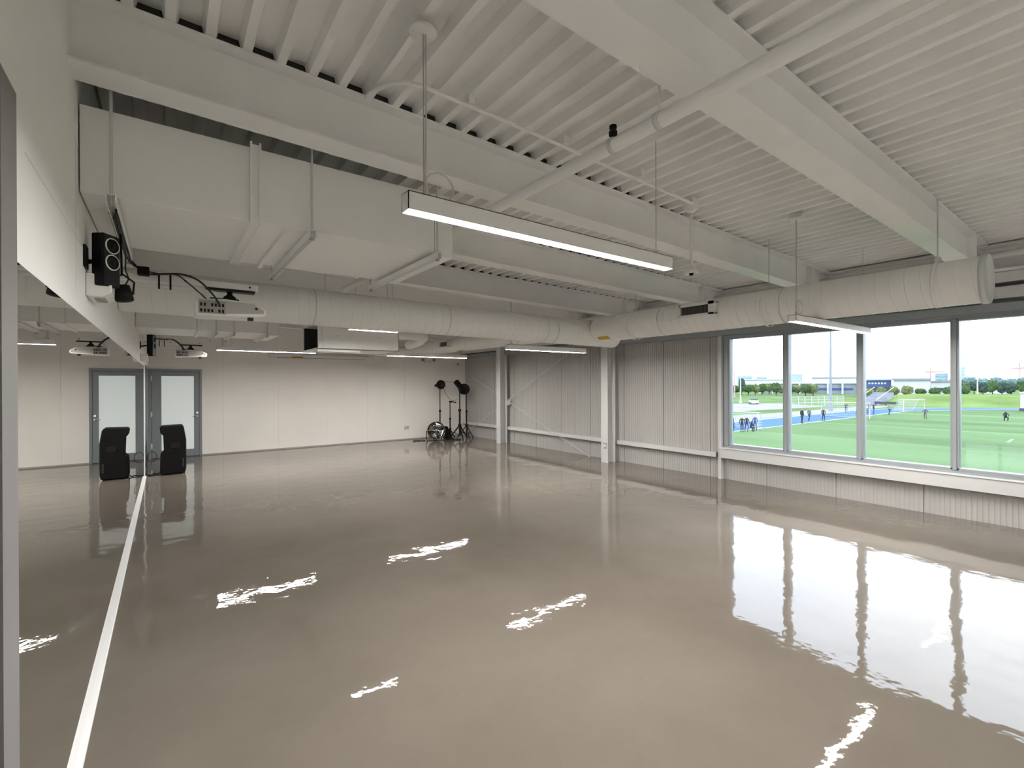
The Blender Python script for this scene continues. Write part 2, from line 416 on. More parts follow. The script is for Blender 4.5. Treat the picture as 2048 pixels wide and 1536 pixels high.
# ------------------------------------------------------------------ near rectangular duct
t = thing('rectangular_duct', 'big rectangular white duct hanging above the mirror, nearest to the camera', 'duct', (.6, 3.6, 2.62))
MB().box(XL+.005, .39, 3.07, 4.15, 2.632, 3.055).build('duct_body', M_duct, t, bevel=.003)
MB().box(.44, 1.553, 3.07, 4.15, 2.632, 3.055).build('duct_body', M_duct, t, bevel=.003)
mb = MB(); mb.box(.388, .398, 3.045, 4.17, 2.61, 3.08); mb.box(.434, .444, 3.045, 4.17, 2.61, 3.08); mb.box(.398, .434, 3.055, 4.16, 2.62, 3.07)
mb.build('joint_flange', M_duct, t)
MB().box(.575, .60, 3.065, 4.155, 2.605, 2.632).build('stiffening_bar', M_duct, t)
MB().box(1.556, 1.70, 3.068, 4.10, 2.615, 3.06).build('end_collar', M_duct, t, bevel=.003)
def trapeze(name, label, x, y0, y1, z, ztop, w=.02, m=M_duct, grp='strut trapezes carrying the near rectangular duct'):
    t = thing(name, label, 'hanger', (x, (y0+y1)/2, z), grp)
    mb = MB(); mb.box(x-w, x+w, y0, y1, z+.018, z+.022); mb.box(x-w, x-w+.004, y0, y1, z-.018, z+.018); mb.box(x+w-.004, x+w, y0, y1, z-.018, z+.018)
    mb.build('strut_channel', m, t)
    for y in (y0+.03, y1-.03):
        MB().cyl((x, y, z-.03), (x, y, zt(ztop, x)), .007, 8).build('threaded_rod', M_girt, t)
        MB().cyl((x, y, z-.034), (x, y, z-.022), .014, 6).build('nut', M_rod, t)
    return t
trapeze('duct_hanger', 'strut hanger under the near duct, beside the wall speaker, with cables in it', -.215, 2.99, 4.4, 2.600, 3.42)
trapeze('duct_hanger', 'strut hanger under the middle of the near rectangular duct', .712, 2.99, 4.4, 2.600, 3.42)
trapeze('duct_hanger', 'strut hanger at the open right end of the near rectangular duct', 1.535, 2.96, 4.35, 2.590, 3.42)

# ------------------------------------------------------------------ round ducts
def round_duct(t, a, b, r, pitchb=.11, seam=1.6, n=40):
    a, b = Vector(a), Vector(b); L = (b-a).length; d = (b-a)/L
    MB().cyl(a, b, r, n).build('duct_body', M_duct, t)
    t0 = Vector((0, 0, 1)); u = d.cross(t0).normalized(); w = d.cross(u); n_ = int(L/pitchb*28)
    MB().tube([a+d*(L*k/n_)+(u*math.cos(2*PI*k/28)+w*math.sin(2*PI*k/28))*(r+.0004) for k in range(n_+1)], .0032, 4).build('spiral_seam', M_duct, t)
    s = seam
    while s < L-.2:
        p = a+d*s; MB().cyl(p, p+d*.012, r+.005, n, cap=False).build('joint_band', M_ductband, t); s += seam
RA = .195
t = thing('round_duct', 'round white spiral duct crossing the room from mirror wall to the windows', 'duct', (2.5, 5.42, 2.5), 'round spiral ducts')
round_duct(t, (XL+.006, 5.42, 2.545), (6.02, 5.42, 2.485), RA)
MB().lathe((6.02, 5.42, 2.485), (1, 0, 0), [(0, RA), (0, RA+.004), (.006, RA+.004), (.014, RA-.02), (.02, 0)], 40).build('end_cap', M_girt, t)
MB().lathe((4.66, 5.42, 2.49), (1, 0, 0), [(0, RA), (0, RA+.005), (.012, RA+.005), (.012, RA)], 40).build('joint_band', M_ductband, t)
t = thing('round_duct', 'round white spiral duct along the window wall with a capped end near the camera', 'duct', (5.5, 3, 2.5), 'round spiral ducts')
round_duct(t, (5.5, .86, 2.55), (5.5, 5.22, 2.535), RA, seam=1.56)
mb = MB(); mb.lathe((5.5, .855, 2.55), (0, 1, 0), [(0, .0), (0, RA+.004), (-.012, RA+.006), (-.012, RA+.010), (.03, RA+.010), (.03, RA)], 40)
mb.build('end_cap', M_girt, t)
t = thing('round_duct', 'round white spiral duct in the background along the ribbed wall', 'duct', (5.5, 9, 2.5), 'round spiral ducts')
round_duct(t, (5.5, 5.9, 2.60), (5.5, 12.3, 2.60), .16)
MB().tube([(5.5, 12.3, 2.6), (5.49, 12.5, 2.6), (5.38, 12.66, 2.6), (5.2, 12.72, 2.61), (4.6, 12.72, 2.62)], .155, 24).build('elbow_body', M_duct, t)

def diffuser(x, y0, y1, z0, z1, label, t=None):
    t = thing('duct_diffuser', label, 'vent', (x, (y0+y1)/2, z0), 'duct side diffusers')
    mb = MB(); xb = x+.24
    mb.box(x, xb, y0, y1, z1-.012, z1); mb.box(x, xb, y0, y1, z0, z0+.012); mb.box(x, xb, y0, y0+.012, z0, z1); mb.box(x, xb, y1-.012, y1, z0, z1)
    mb.box(x-.003, x, y0-.012, y0+.075, z0-.01, z1+.01); mb.box(x-.003, x, y1-.02, y1+.012, z0-.01, z1+.01)
    mb.box(x-.003, x, y0, y1, z1-.025, z1+.01); mb.box(x-.003, x, y0, y1, z0-.01, z0+.015)
    mb.build('housing', M_white, t)
    mb = MB(); k = y0+.085
    while k < y1-.03: mb.box(x+.012, x+.016, k, k+.004, z0+.015, z1-.025); k += .016
    mb.build('grille', mat('diffuser_grey', (.17, .17, .16), .6), t)
    MB().box(x+.05, x+.055, y0+.012, y1-.012, z0+.012, z1-.012).build('damper', M_dark, t)
diffuser(5.24, 3.13, 3.60, 2.525, 2.665, 'side diffuser on the window-side round duct near its middle')
diffuser(5.28, 9.75, 10.2, 2.56, 2.70, 'small side diffuser on the far round duct')

def duct_strap(x, y, z, r, ztop, label):
    t = thing('duct_hanger', label, 'hanger', (x, y, z), 'rods carrying the round ducts')
    MB().lathe((x, y-.012, z), (0, 1, 0), [(0, r+.004), (0, r+.007), (.024, r+.007), (.024, r+.004), (0, r+.004)], 36).build('strap_ring', M_duct, t)
    MB().cyl((x, y, z+r), (x, y, zt(ztop, x)), .006, 8).build('hanger_rod', M_girt, t)
    MB().box(x-.02, x+.02, y-.02, y+.02, z+r, z+r+.05).build('clamp', M_girt, t)
duct_strap(5.5, 1.17, 2.55, RA, 3.43, 'white rod and strap holding the window-side duct next to its capped end')
duct_strap(5.5, 2.62, 2.53, RA, 3.43, 'white rod and strap holding the window-side duct behind the second beam')
duct_strap(5.5, 4.5, 2.522, RA, 3.43, 'white rod and strap holding the window-side duct close to the elbow')

# ------------------------------------------------------------------ main pipe with hangers
t = thing('ceiling_pipe', 'long white pipe running under the beams away from the camera', 'pipe', (1.9, 3, 2.945))
MB().cyl((1.9, -1.2, 2.945), (1.9, 6.3, 2.945), .036, 20).build('pipe_body', M_duct, t)
MB().tube([(1.9, 6.3, 2.945), (1.9, 6.36, 2.93), (1.9, 6.385, 2.88), (1.9, 6.385, 2.75)], .040, 14).build('pipe_elbow', M_duct, t)
def pipe_hanger(y, label, dark=False):
    t = thing('pipe_hanger', label, 'hanger', (1.9, y, 2.945), 'hangers of the long ceiling pipe')
    MB().lathe((1.9, y-.012, 2.945), (0, 1, 0), [(0, .037), (0, .042), (.024, .042), (.024, .037), (0, .037)], 20).build('loop', M_girt, t)
    if not dark: MB().cyl((1.9, y, 2.98), (1.9, y, zt(3.43, 1.9)), .006, 8).build('hanger_rod', M_duct, t)
    if dark:
        MB().box(1.885, 1.915, y-.018, y+.018, 2.995, 3.025).build('beam_clamp', M_black, t, bevel=.004)
        MB().cyl((1.9, y, 3.035), (1.9, y, 3.05), .02, 12).build('knob', M_black, t)
    return t
pipe_hanger(1.41, 'pale loop strap on the ceiling pipe close to the nearest beam')
pipe_hanger(1.70, 'pipe hanger with a small black clamp on top of the ceiling pipe', True)

# ------------------------------------------------------------------ conduit with pendant sensor
t = thing('electrical_conduit', 'thin white conduit clipped under the deck, ending at a junction box', 'conduit', (2.3, 2.42, 3.34))
MB().tube([(.955, 2.74, zt(3.41, .95)), (.965, 2.62, zt(3.385, .96)), (1.0, 2.50, zt(3.37, 1)), (1.06, 2.43, zt(3.365, 1.06)), (1.16, 2.405, zt(3.365, 1.16)), (1.6, 2.40, zt(3.362, 1.6)), (3.77, 2.45, zt(3.362, 3.77))], .012, 10).build('conduit_tube', M_duct, t)
MB().box(.955, .985, 2.10, 2.775, zt(3.400, .97), zt(3.427, .97)).build('raceway', M_duct, t)
for xx in (1.45, 2.2, 3.0): MB().box(xx-.02, xx+.02, 2.38, 2.44, zt(3.372, xx), zt(3.427, xx)).build('clip', M_duct, t)
t = thing('pendant_speaker', 'white cone hanging on a white rod from a ceiling junction box', 'speaker', (3.82, 2.5, 2.66))
MB().box(3.77, 3.87, 2.45, 2.55, zt(3.33, 3.82), zt(3.43, 3.82)).build('junction_box', M_white, t, bevel=.006)
MB().lathe((3.82, 2.5, zt(3.33, 3.82)), (0, 0, -1), [(0, .04), (.01, .04), (.03, .018)], 20).build('cup', M_white, t)
MB().cyl((3.82, 2.5, zt(3.33, 3.82)), (3.82, 2.5, 2.77), .012, 10).build('stem', M_white, t)
MB().lathe((3.82, 2.5, 2.775), (0, 0, -1), [(0, .015), (.03, .03), (.055, .05), (.07, .058), (.095, .060), (.098, .05), (.07, .02)], 28).build('cone', M_white, t)
MB().cyl((3.82, 2.5, 2.69), (3.82, 2.5, 2.665), .018, 12).build('driver', M_blackm, t)

# ------------------------------------------------------------------ pendant LED lights
def led(x0, x1, y, z, label, coil=True, cx=None, h=.085):
    t = thing('pendant_light', label, 'light', ((x0+x1)/2, y, z), 'linear pendant lights')
    mb = MB(); mb.box(x0, x1, y-.038, y-.034, z, z+h); mb.box(x0, x1, y+.034, y+.038, z, z+h)
    mb.box(x0, x1, y-.038, y+.038, z+h-.004, z+h); mb.box(x0, x0+.004, y-.038, y+.038, z, z+h); mb.box(x1-.004, x1, y-.038, y+.038, z, z+h)
    mb.build('housing', M_white, t)
    MB().box(x0+.005, x1-.005, y-.033, y+.033, z+.002, z+.008).build('diffuser', M_led, t)
    for xx in ((x0+.09 if cx is None else cx), x1-.14):
        top = zt(3.43, xx)
        MB().cyl((xx, y, z+h), (xx, y, top), .0028, 6).build('suspension_cable', M_rod, t)
        MB().cyl((xx, y, z+h), (xx, y, z+.105), .010, 10).build('cable_grip', M_rod, t)
    xx = x0+.09 if cx is None else cx; top = zt(3.43, xx)
    MB().lathe((xx, y, top), (0, 0, -1), [(0, .05), (.03, .05), (.032, .068), (.045, .068), (.05, .06), (.051, .0)], 28).build('canopy', M_white, t)
    if coil:
        MB().tube([(xx+.012, y, top-.05), (xx+.016, y+.005, (top+z)/2), (xx+.01, y+.004, z+.17), (xx+.02, y, z+.09)], .004, 6).build('power_cord', M_wcable, t)
        MB().tube([(xx+.09+.075*math.cos(a), y+.01, z+.155+.068*math.sin(a)) for a in [2*PI*k/24 for k in range(24)]], .0042, 6, closed=True).build('cord_coil', M_wcable, t)
    return t
led(.894, 2.88, 2.065, 2.50, 'glowing linear pendant light nearest the camera, under the near duct', cx=.99)
led(4.86, 6.83, 2.10, 2.284, 'glowing linear pendant light hanging in front of the windows', cx=4.95, h=.066)
led(4.46, 6.24, 6.28, 2.250, 'linear pendant light below the round duct elbow')
led(1.93, 2.60, 6.28, 2.412, 'short linear pendant light just above the boxy air plenum', coil=False)
led(4.07, 6.15, 10.4, 2.335, 'linear pendant light in front of the far right corner')
led(.75, 2.50, 10.35, 2.335, 'linear pendant light hanging before the far wall right of the door')
# two unseen pendants added behind the camera to brighten the dark ceiling
led(.90, 2.88, -2.1, 2.50, 'added, unseen linear pendant light behind the camera, mirror side')
led(4.86, 6.83, -2.1, 2.32, 'added, unseen linear pendant light behind the camera, window side')

# ------------------------------------------------------------------ wall speaker, box, camera
def wall_speaker(c, s, label, ang=52):
    t = thing('wall_speaker', label, 'speaker', c, 'small black wall speakers')
    a = math.radians(ang); n = Vector((math.sin(a), -math.cos(a), 0)); u = Vector((math.cos(a), math.sin(a), 0)); z = Vector((0, 0, 1))
    c = Vector(c); w, d, h = .051*s, .034*s, .142*s
    MB().obox(c, u, n, z, -w, w, -d, d, -h, h).build('cabinet', M_black, t, bevel=.008*s)
    MB().obox(c, u, n, z, -w*.93, w*.93, d, d+.004, -h*.95, h*.95).build('baffle', M_blackm, t)
    for k in (.56, -.07):
        p = c+n*(d+.004)+z*(h*k)
        MB().lathe(p, n, [(0, .037*s), (.004, .0375*s), (.004, .0425*s), (0, .043*s)], 32).build('woofer_ring', M_white, t)
        MB().lathe(p, n, [(.0, .037*s), (.006, .036*s), (-.002, .02*s), (.002, .012*s), (.004, .001)], 28).build('woofer_cone', M_black, t)
    p = c-n*d
    MB().cyl(p, Vector((XL+.01, c.y-.03, c.z-.02)), .012, 10).build('bracket_arm', M_black, t)
    MB().box(XL+.001, XL+.012, c.y-.12, c.y-.02, c.z-.06, c.z+.05).build('bracket_plate', M_black, t)
    return t
wall_speaker((-.262, 3.33, 2.362), .98, 'black two-ring wall speaker nearest the camera, high on the mirror wall')
wall_speaker((-.20, 9.6, 2.33), 1.2, 'black wall speaker far along the mirror wall', 70)
t = thing('wall_device', 'white angular box on the mirror wall below the near speaker', 'wall device', (-.30, 3.5, 2.2))
MB().prism([(XL+.001, 2.285), (-.265, 2.285), (-.235, 2.255), (-.235, 2.19), (-.275, 2.165), (XL+.001, 2.165)], 'y', 3.30, 3.60).build('casing', M_white, t, bevel=.006)
MB().box(-.31, -.265, 3.36, 3.50, 2.160, 2.168).build('vent_slot', M_port, t)
t = thing('wall_device', 'white box on the mirror wall below the far speaker', 'wall device', (-.30, 9.7, 2.1))
MB().box(XL+.001, -.24, 9.5, 9.8, 2.07, 2.19).build('casing', M_white, t, bevel=.01)
t = thing('spotlight', 'small black spotlight hanging under the projector arm beside the near speaker', 'spotlight', (-.2, 3.5, 2.2))
mb = MB(); mb.lathe((-.205, 3.5, 2.265), (.15, -.05, -1), [(0, .0), (0, .036), (.05, .042), (.085, .043), (.09, .036), (.082, .001)], 20); mb.build('lamp_body', M_black, t)
MB().tube([(-.245, 3.5, 2.22), (-.255, 3.5, 2.30), (-.20, 3.5, 2.33), (-.15, 3.5, 2.29), (-.155, 3.5, 2.22)], .006, 6).build('yoke', M_black, t)
MB().cyl((-.205, 3.5, 2.325), (-.215, 3.6, 2.58), .006, 6).build('stem', M_black, t)

# ------------------------------------------------------------------ projectors on wall arms
def projector(y, s, label, arm_label, dx=0, zo=0):
    # wall arm
    a = thing('wall_mount', arm_label, 'mount', (XL, y, 2.5+zo), 'white projector arms on the mirror wall')
    MB().box(XL+.001, XL+.02, y-.10, y+.10, 2.40+zo, 2.60+zo).build('wall_plate', M_white, a, bevel=.003)
    MB().box(XL+.02, .62+dx, y-.045, y+.045, 2.475+zo, 2.525+zo).build('arm_beam', M_white, a, bevel=.004)
    MB().box(XL+.02, .30+dx, y-.06, y-.045, 2.425+zo, 2.445+zo).build('lower_rail', M_white, a)
    MB().box(.25+dx, .60+dx, y-.03, y+.05, 2.455+zo, 2.475+zo).build('slide_rail', M_blackm, a)
    for xx in (-.05+dx, .02+dx): MB().box(xx, xx+.012, y-.07, y-.045, 2.42+zo, 2.53+zo).build('bracket_clip', M_black, a)
    for xx in (.12+dx, .56+dx): MB().cyl((xx, y-.046, 2.50+zo), (xx, y-.05, 2.50+zo), .008, 10).build('bolt', M_blackm, a)
    t = thing('projector', label, 'projector', (.42+dx, y, 2.25+zo), 'white short-throw projectors')
    mb = MB()
    x0, x1 = .18+dx, .67+dx
    zb = 2.236+zo
    # body outline seen from the front, tapering towards the lens end
    mb.prism([(x0+.01, zb), (x1-.03, zb+.012), (x1, zb+.03), (x1, zb+.070), (x1-.07, zb+.122), (x0+.20, zb+.140), (x0+.01, zb+.128), (x0, zb+.10), (x0, zb+.012)], 'y', y-.13, y+.17)
    mb.build('body', M_white, t, bevel=.010)
    MB().prism([(x0+.20, zb+.022), (x1-.02, zb+.042), (x1-.02, zb+.068), (x1-.09, zb+.115), (x0+.20, zb+.125)], 'y', y-.134, y-.1295).build('side_panel', M_projside, t)
    pp = MB().box(x0+.02, x0+.20, y-.137, y-.128, zb+.016, zb+.120).build('port_panel', M_port, t)
    for i in range(7):
        for j in range(2):
            if (i*3+j) % 5 != 2: MB().box(x0+.03+i*.024, x0+.044+i*.024, y-.139, y-.1365, zb+.026+j*.046, zb+.050+j*.046).build('socket', M_black, pp)
    MB().cyl((x1-.075, y-.136, zb+.078), (x1-.075, y-.131, zb+.078), .010, 12).build('side_knob', M_black, t)
    MB().box(x1-.13, x1-.09, y-.09, y-.04, zb-.014, zb+.02).build('foot', M_blackm, t)
    MB().box(x0+.10, x0+.30, y-.06, y+.06, zb+.145, zb+.155).build('mount_plate', M_blackm, t)
    MB().box(x0+.05, x0+.08, y-.02, y+.02, zb+.10, 2.475+zo).build('mount_post', M_white, t)
    MB().lathe((x0+.24, y, zb+.155), (0, 0, 1), [(0, .05), (.02, .045), (.04, .02), (.085, .02)], 18).build('ball_joint', M_blackm, t)
projector(4.5, 1, 'white short-throw projector on the near wall arm, sockets facing the camera', 'white wall arm carrying the near projector')
projector(10.6, 1, 'white short-throw projector on the far wall arm before the door', 'white wall arm carrying the far projector', dx=-.06, zo=-.04)

# cable bundle on the near hanger and along the arm
def cable(pts, r, label, m=M_cable, group='black cables on the left wall'):
    # smooth by Catmull-Rom
    P = [Vector(p) for p in pts]; out = []
    for i in range(len(P)-1):
        p0, p1, p2, p3 = P[max(i-1, 0)], P[i], P[i+1], P[min(i+2, len(P)-1)]
        for k in range(6):
            t = k/6
            out.append(.5*((2*p1)+(-p0+p2)*t+(2*p0-5*p1+4*p2-p3)*t*t+(-p0+3*p1-3*p2+p3)*t*t*t))
    out.append(P[-1])
    return tag(MB().tube(out, r, 6).build('cable', m), label, 'cable', group)
cable([(-.205, 3.15, 2.594), (-.215, 3.6, 2.59), (-.205, 4.2, 2.59), (-.19, 4.36, 2.575), (-.12, 4.42, 2.52), (0, 4.43, 2.535), (.10, 4.41, 2.54), (.20, 4.37, 2.50), (.29, 4.34, 2.40), (.34, 4.352, 2.32)], .007, 'black cable from the near duct hanger down to the near projector')
cable([(-.225, 3.3, 2.592), (-.225, 3.9, 2.59), (-.215, 4.3, 2.58), (-.16, 4.41, 2.55), (-.05, 4.43, 2.53), (.06, 4.42, 2.535), (.13, 4.39, 2.48), (.20, 4.36, 2.41), (.25, 4.35, 2.36)], .005, 'thinner black cable looping over the near projector arm')
cable([(-.235, 3.2, 2.59), (-.235, 3.7, 2.588), (-.23, 4.25, 2.585), (-.235, 4.36, 2.52), (-.22, 4.38, 2.46), (-.24, 4.36, 2.40), (-.22, 4.3, 2.36)], .005, 'black cable drooping between near speaker and projector arm')
cable([(-.2, 9.6, 2.45), (-.1, 10.0, 2.47), (.0, 10.4, 2.50), (.1, 10.45, 2.5), (.2, 10.46, 2.42), (.26, 10.46, 2.32)], .016, 'thick black cable to the far projector')
tag(MB().tube([(-.01+.10*math.cos(a), 10.30, 2.56+.085*math.sin(a)) for a in [2*PI*k/24 for k in range(24)]], .006, 6, closed=True).build('cable_coil', M_wcable), 'pale coil of spare cable beside the far wall speaker', 'cable')
tag(MB().box(-.17, -.10, 4.36, 4.44, 2.50, 2.56).build('power_adapter', M_black, bevel=.006), 'small black adapter box lying on the near projector arm', 'adapter')

# ------------------------------------------------------------------ far rectangular duct and air plenum
t = thing('rectangular_duct', 'far rectangular white duct beyond the crosswise round duct', 'duct', (.6, 8.5, 2.47))
MB().box(XL+.005, .36, 8.1, 9.2, 2.475, 2.90).build('duct_body', M_duct, t, bevel=.003)
MB().box(.40, 1.26, 8.1, 9.2, 2.475, 2.90).build('duct_body', M_duct, t, bevel=.003)
MB().box(.36, .40, 8.08, 9.22, 2.46, 2.92).build('joint_flange', M_duct, t)
MB().box(1.26, 1.42, 8.09, 9.15, 2.45, 2.91).build('end_collar', M_duct, t, bevel=.003)
g2 = 'strut trapezes carrying the far rectangular duct'
for xx, lb in ((.58, 'left strut hanger under the far rectangular duct'), (.80, 'middle strut hanger under the far rectangular duct'), (1.24, 'right strut hanger under the far rectangular duct')):
    trapeze('duct_hanger', lb, xx, 8.0, 9.3, 2.445, 3.42, grp=g2)
t = thing('air_plenum', 'boxy white air plenum with a dark open left end under the round duct', 'duct', (2.5, 8, 2.22))
mb = MB(); x0, x1, y0, y1, z0, z1 = 1.86, 3.13, 7.5, 8.5, 2.235, 2.64
mb.box(x0, x1, y0, y0+.008, z0, z1); mb.box(x0, x1, y1-.008, y1, z0, z1); mb.box(x0, x1, y0, y1, z0, z0+.008); mb.box(x0, x1, y0, y1, z1-.008, z1); mb.box(x1-.008, x1, y0, y1, z0, z1)
mb.build('casing', M_duct, t)
mb = MB(); mb.box(x0-.012, x0, y0-.012, y0+.03, z0-.012, z1+.012); mb.box(x0-.012, x0, y1-.03, y1+.012, z0-.012, z1+.012); mb.box(x0-.012, x0, y0, y1, z1-.02, z1+.012); mb.box(x0-.012, x0, y0, y1, z0-.012, z0+.02)
mb.build('opening_frame', M_duct, t)
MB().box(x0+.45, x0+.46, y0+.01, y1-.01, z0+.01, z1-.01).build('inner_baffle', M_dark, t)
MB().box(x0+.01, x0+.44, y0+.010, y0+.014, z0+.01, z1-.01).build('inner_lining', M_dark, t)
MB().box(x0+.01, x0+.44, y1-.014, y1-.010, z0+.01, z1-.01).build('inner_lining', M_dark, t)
MB().box(x0+.05, x0+.055, y0-.004, y0, z0+.02, z1).build('seam', M_ductband, t)
MB().box(x0-.03, x0+.62, y0-.03, y0+.05, z0-.045, z0-.012).build('support_channel', M_duct, t)
for xx in (x0+.25, x1-.35): MB().box(xx, xx+.05, y0-.006, y0, z0+.20, z0+.215).build('latch', M_ductband, t)
for xx, yy in ((x0+.1, y0+.02), (x1-.1, y0+.02), (x0+.1, y1-.02), (x1-.1, y1-.02)):
    MB().cyl((xx, yy, z1), (xx, yy, zt(3.43, xx)), .006, 8).build('hanger_rod', M_girt, t)
# flexible connection behind the plenum
t = thing('flexible_duct', 'curved flexible duct between the plenum and the far round duct', 'duct', (4.2, 8.6, 2.7))
pts = [(3.2+.0, 8.3, 2.62), (3.5, 8.5, 2.64), (3.9, 8.7, 2.66), (4.3, 9.0, 2.66), (4.45, 9.5, 2.62), (4.5, 10.2, 2.58)]
MB().tube(pts, .10, 18).build('hose', M_duct, t)
# roll-down screen housing on the far wall
t = thing('screen_housing', 'long white roll-down screen housing on the far wall', 'projection screen', (3.4, 13.45, 2.4))
MB().box(2.13, 4.72, YF-.13, YF-.005, 2.395, 2.475).build('casing', M_white, t, bevel=.015)
MB().box(2.3, 4.6, YF-.10, YF-.05, 2.383, 2.395).build('slot', M_port, t)
MB().box(2.66, 2.93, YF-.134, YF-.128, 2.385, 2.425).build('warning_sticker', M_orange, t)
# emergency light
t = thing('emergency_light', 'small white emergency light with two heads high on the far wall', 'light', (6.58, 13.5, 2.35))
MB().box(6.48, 6.70, YF-.07, YF-.001, 2.33, 2.42).build('battery_box', M_white, t, bevel=.008)
for xx in (6.40, 6.78): MB().lathe((xx, YF-.06, 2.44), (0, -1, -.2), [(0, .02), (.02, .045), (.06, .048), (.062, .040), (.055, .001)], 18).build('lamp_head', M_port, t)
mb = MB(); mb.cyl((6.48, YF-.05, 2.40), (6.40, YF-.05, 2.44), .012, 8); mb.cyl((6.70, YF-.05, 2.40), (6.78, YF-.05, 2.44), .012, 8); mb.build('lamp_arm', M_white, t)
tag(MB().box(7.665, 7.715, YF-.03, YF-.001, 2.29, 2.36).build('thermostat', M_port, bevel=.004), 'tiny dark sensor high on the far wall near the right corner', 'sensor')
# wall outlet
t = thing('wall_outlet', 'double wall outlet low on the far wall left of the fan', 'outlet', (5.9, 13.55, .35))
MB().box(5.82, 5.97, YF-.012, YF-.001, .30, .41).build('cover_plate', M_girt, t, bevel=.003)
for a_, b_, c_, d_ in ((5.835, 5.87, .32, .345), (5.91, 5.955, .345, .395), (5.85, 5.89, .38, .395)): MB().box(a_, b_, YF-.015, YF-.011, c_, d_).build('socket', M_port, t)
# stickers on ducts
tag(MB().obox((5.5, 5.0, 2.536), (-.64, 0, -.768), (0, 1, 0), (-.768, 0, .64), RA+.002, RA+.006, -.10, .12, -.03, .03).build('warning_sticker', M_yellow), 'yellow sticker on the lower side of the window-side round duct by the column', 'sticker')
tag(MB().box(5.42, 5.48, 9.35, 9.62, 2.434, 2.440).build('warning_sticker', M_orange), 'amber sticker under the far round duct', 'sticker')

# ------------------------------------------------------------------ floor speaker by the mirror
t = thing('floor_speaker', 'tall black loudspeaker standing on the floor before the grey door', 'loudspeaker', (.09, 11.2, 0))
prof = [(-.10, .02), (.275, .02), (.29, .06), (.29, .70), (.262, .885), (.235, .925), (-.085, .915), (-.112, .885), (-.10, .79), (-.058, .745), (-.048, .44), (-.10, .385), (-.108, .06)]
MB().prism(prof, 'y', 11.0, 11.38).build('cabinet', M_black, t, bevel=.012)
MB().prism([(.292, .08), (.292, .68), (.300, .66), (.300, .10)], 'y', 11.03, 11.35).build('grille', M_mesh, t)
MB().box(.06, .20, 10.992, 11.0, .50, .60).build('side_handle', M_blackm, t, bevel=.01)
MB().box(.236, .262, 10.994, 11.0, .14, .30).build('side_port', M_mesh, t)
for xx in (-.06, .24):
    for yy in (11.05, 11.33): MB().cyl((xx, yy, 0), (xx, yy, .022), .02, 12).build('rubber_foot', M_blackm, t)
cable([(-.09, 11.2, .05), (-.14, 11.15, .012), (-.19, 11.18, .02), (-.24, 11.12, .012), (-.29, 11.16, .014), (-.31, 11.1, .012)], .01, 'black cable on the floor between tall loudspeaker and mirror', group=None)
tag(MB().tube([(-.235+.075*math.cos(a), 11.55, .30+.10*math.sin(a)) for a in [2*PI*k/20 for k in range(20)]], .006, 6, closed=True).build('cable_coil', M_cable), 'dark hanging cable loop behind the tall loudspeaker', 'cable')

# ------------------------------------------------------------------ corner: fan and stands
fx, fy, fr = 6.50, 12.78, .265
t = thing('drum_fan', 'round chrome drum fan on the floor in the far corner', 'fan', (fx, fy, 0))
fd = Vector((-.45, -1, .12)).normalized(); fc = Vector((fx, fy, .30))
MB().lathe(fc-fd*.09, fd, [(0, fr), (.18, fr), (.18, fr-.012), (0, fr-.012), (0, fr)], 40).build('drum', M_blackm, t)
MB().lathe(fc-fd*.085, fd, [(0, 0), (0, fr-.012), (.004, fr-.012), (.004, 0)], 40).build('back_guard', M_black, t)
mb = MB(); u = fd.cross(Vector((0, 0, 1))).normalized(); w = u.cross(fd)
for rr in (.06, .11, .16, .21, .255):
    mb.tube([fc+fd*.10+(u*math.cos(a)+w*math.sin(a))*rr for a in [2*PI*k/28 for k in range(28)]], .003, 5, closed=True)
for k in range(12):
    a = 2*PI*k/12; mb.cyl(fc+fd*.10+(u*math.cos(a)+w*math.sin(a))*.04, fc+fd*.095+(u*math.cos(a)+w*math.sin(a))*(fr-.003), .003, 5)
mb.build('guard', M_chrome, t)
MB().lathe(fc+fd*.02, fd, [(0, .0), (0, .055), (.03, .05), (.04, .0)], 20).build('hub', M_chrome, t)
for k in range(4):
    mb = MB(); a0 = 2*PI*k/4+.4; vs = []
    for i in range(5):
        rr = .04+.048*i
        for j in (-1, 1):
            a = a0+j*(.34+.03*i); vs.append(fc+fd*(.03+j*.028)+(u*math.cos(a)+w*math.sin(a))*rr)
    vs2 = [v+fd*.003 for v in vs]; n = len(vs)
    fs = [(2*i, 2*i+1, 2*i+3, 2*i+2) for i in range(4)]+[(n+2*i, n+2*i+2, n+2*i+3, n+2*i+1) for i in range(4)]
    mb.add(vs+vs2, fs); mb.build('blade', M_chrome, t)
mb = MB()
mb.tube([fc+u*(-fr-.02), fc+u*(-fr-.02)-Vector((0, 0, .27)), fc+u*(-fr+.05)-Vector((0, 0, .285)), fc+u*(fr-.05)-Vector((0, 0, .285)), fc+u*(fr+.02)-Vector((0, 0, .27)), fc+u*(fr+.02)], .012, 8)
mb.build('stand', M_blackm, t)
for s in (-1, 1): MB().tube([fc+u*s*(fr)-Vector((0, 0, .285))+fd*.16, fc+u*s*(fr)-Vector((0, 0, .285))-fd*.16], .014, 8).build('foot', M_blackm, t)
t = thing('equipment_case', 'low black equipment case beside the drum fan', 'case', (6.92, 12.75, 0))
MB().prism([(6.80, 0), (7.02, 0), (7.02, .05), (6.93, .10), (6.86, .30), (6.80, .42)], 'y', 12.62, 12.85).build('case_body', M_black, t, bevel=.01)
MB().box(6.86, 6.98, 12.60, 12.62, .02, .05).build('latch', M_blackm, t)

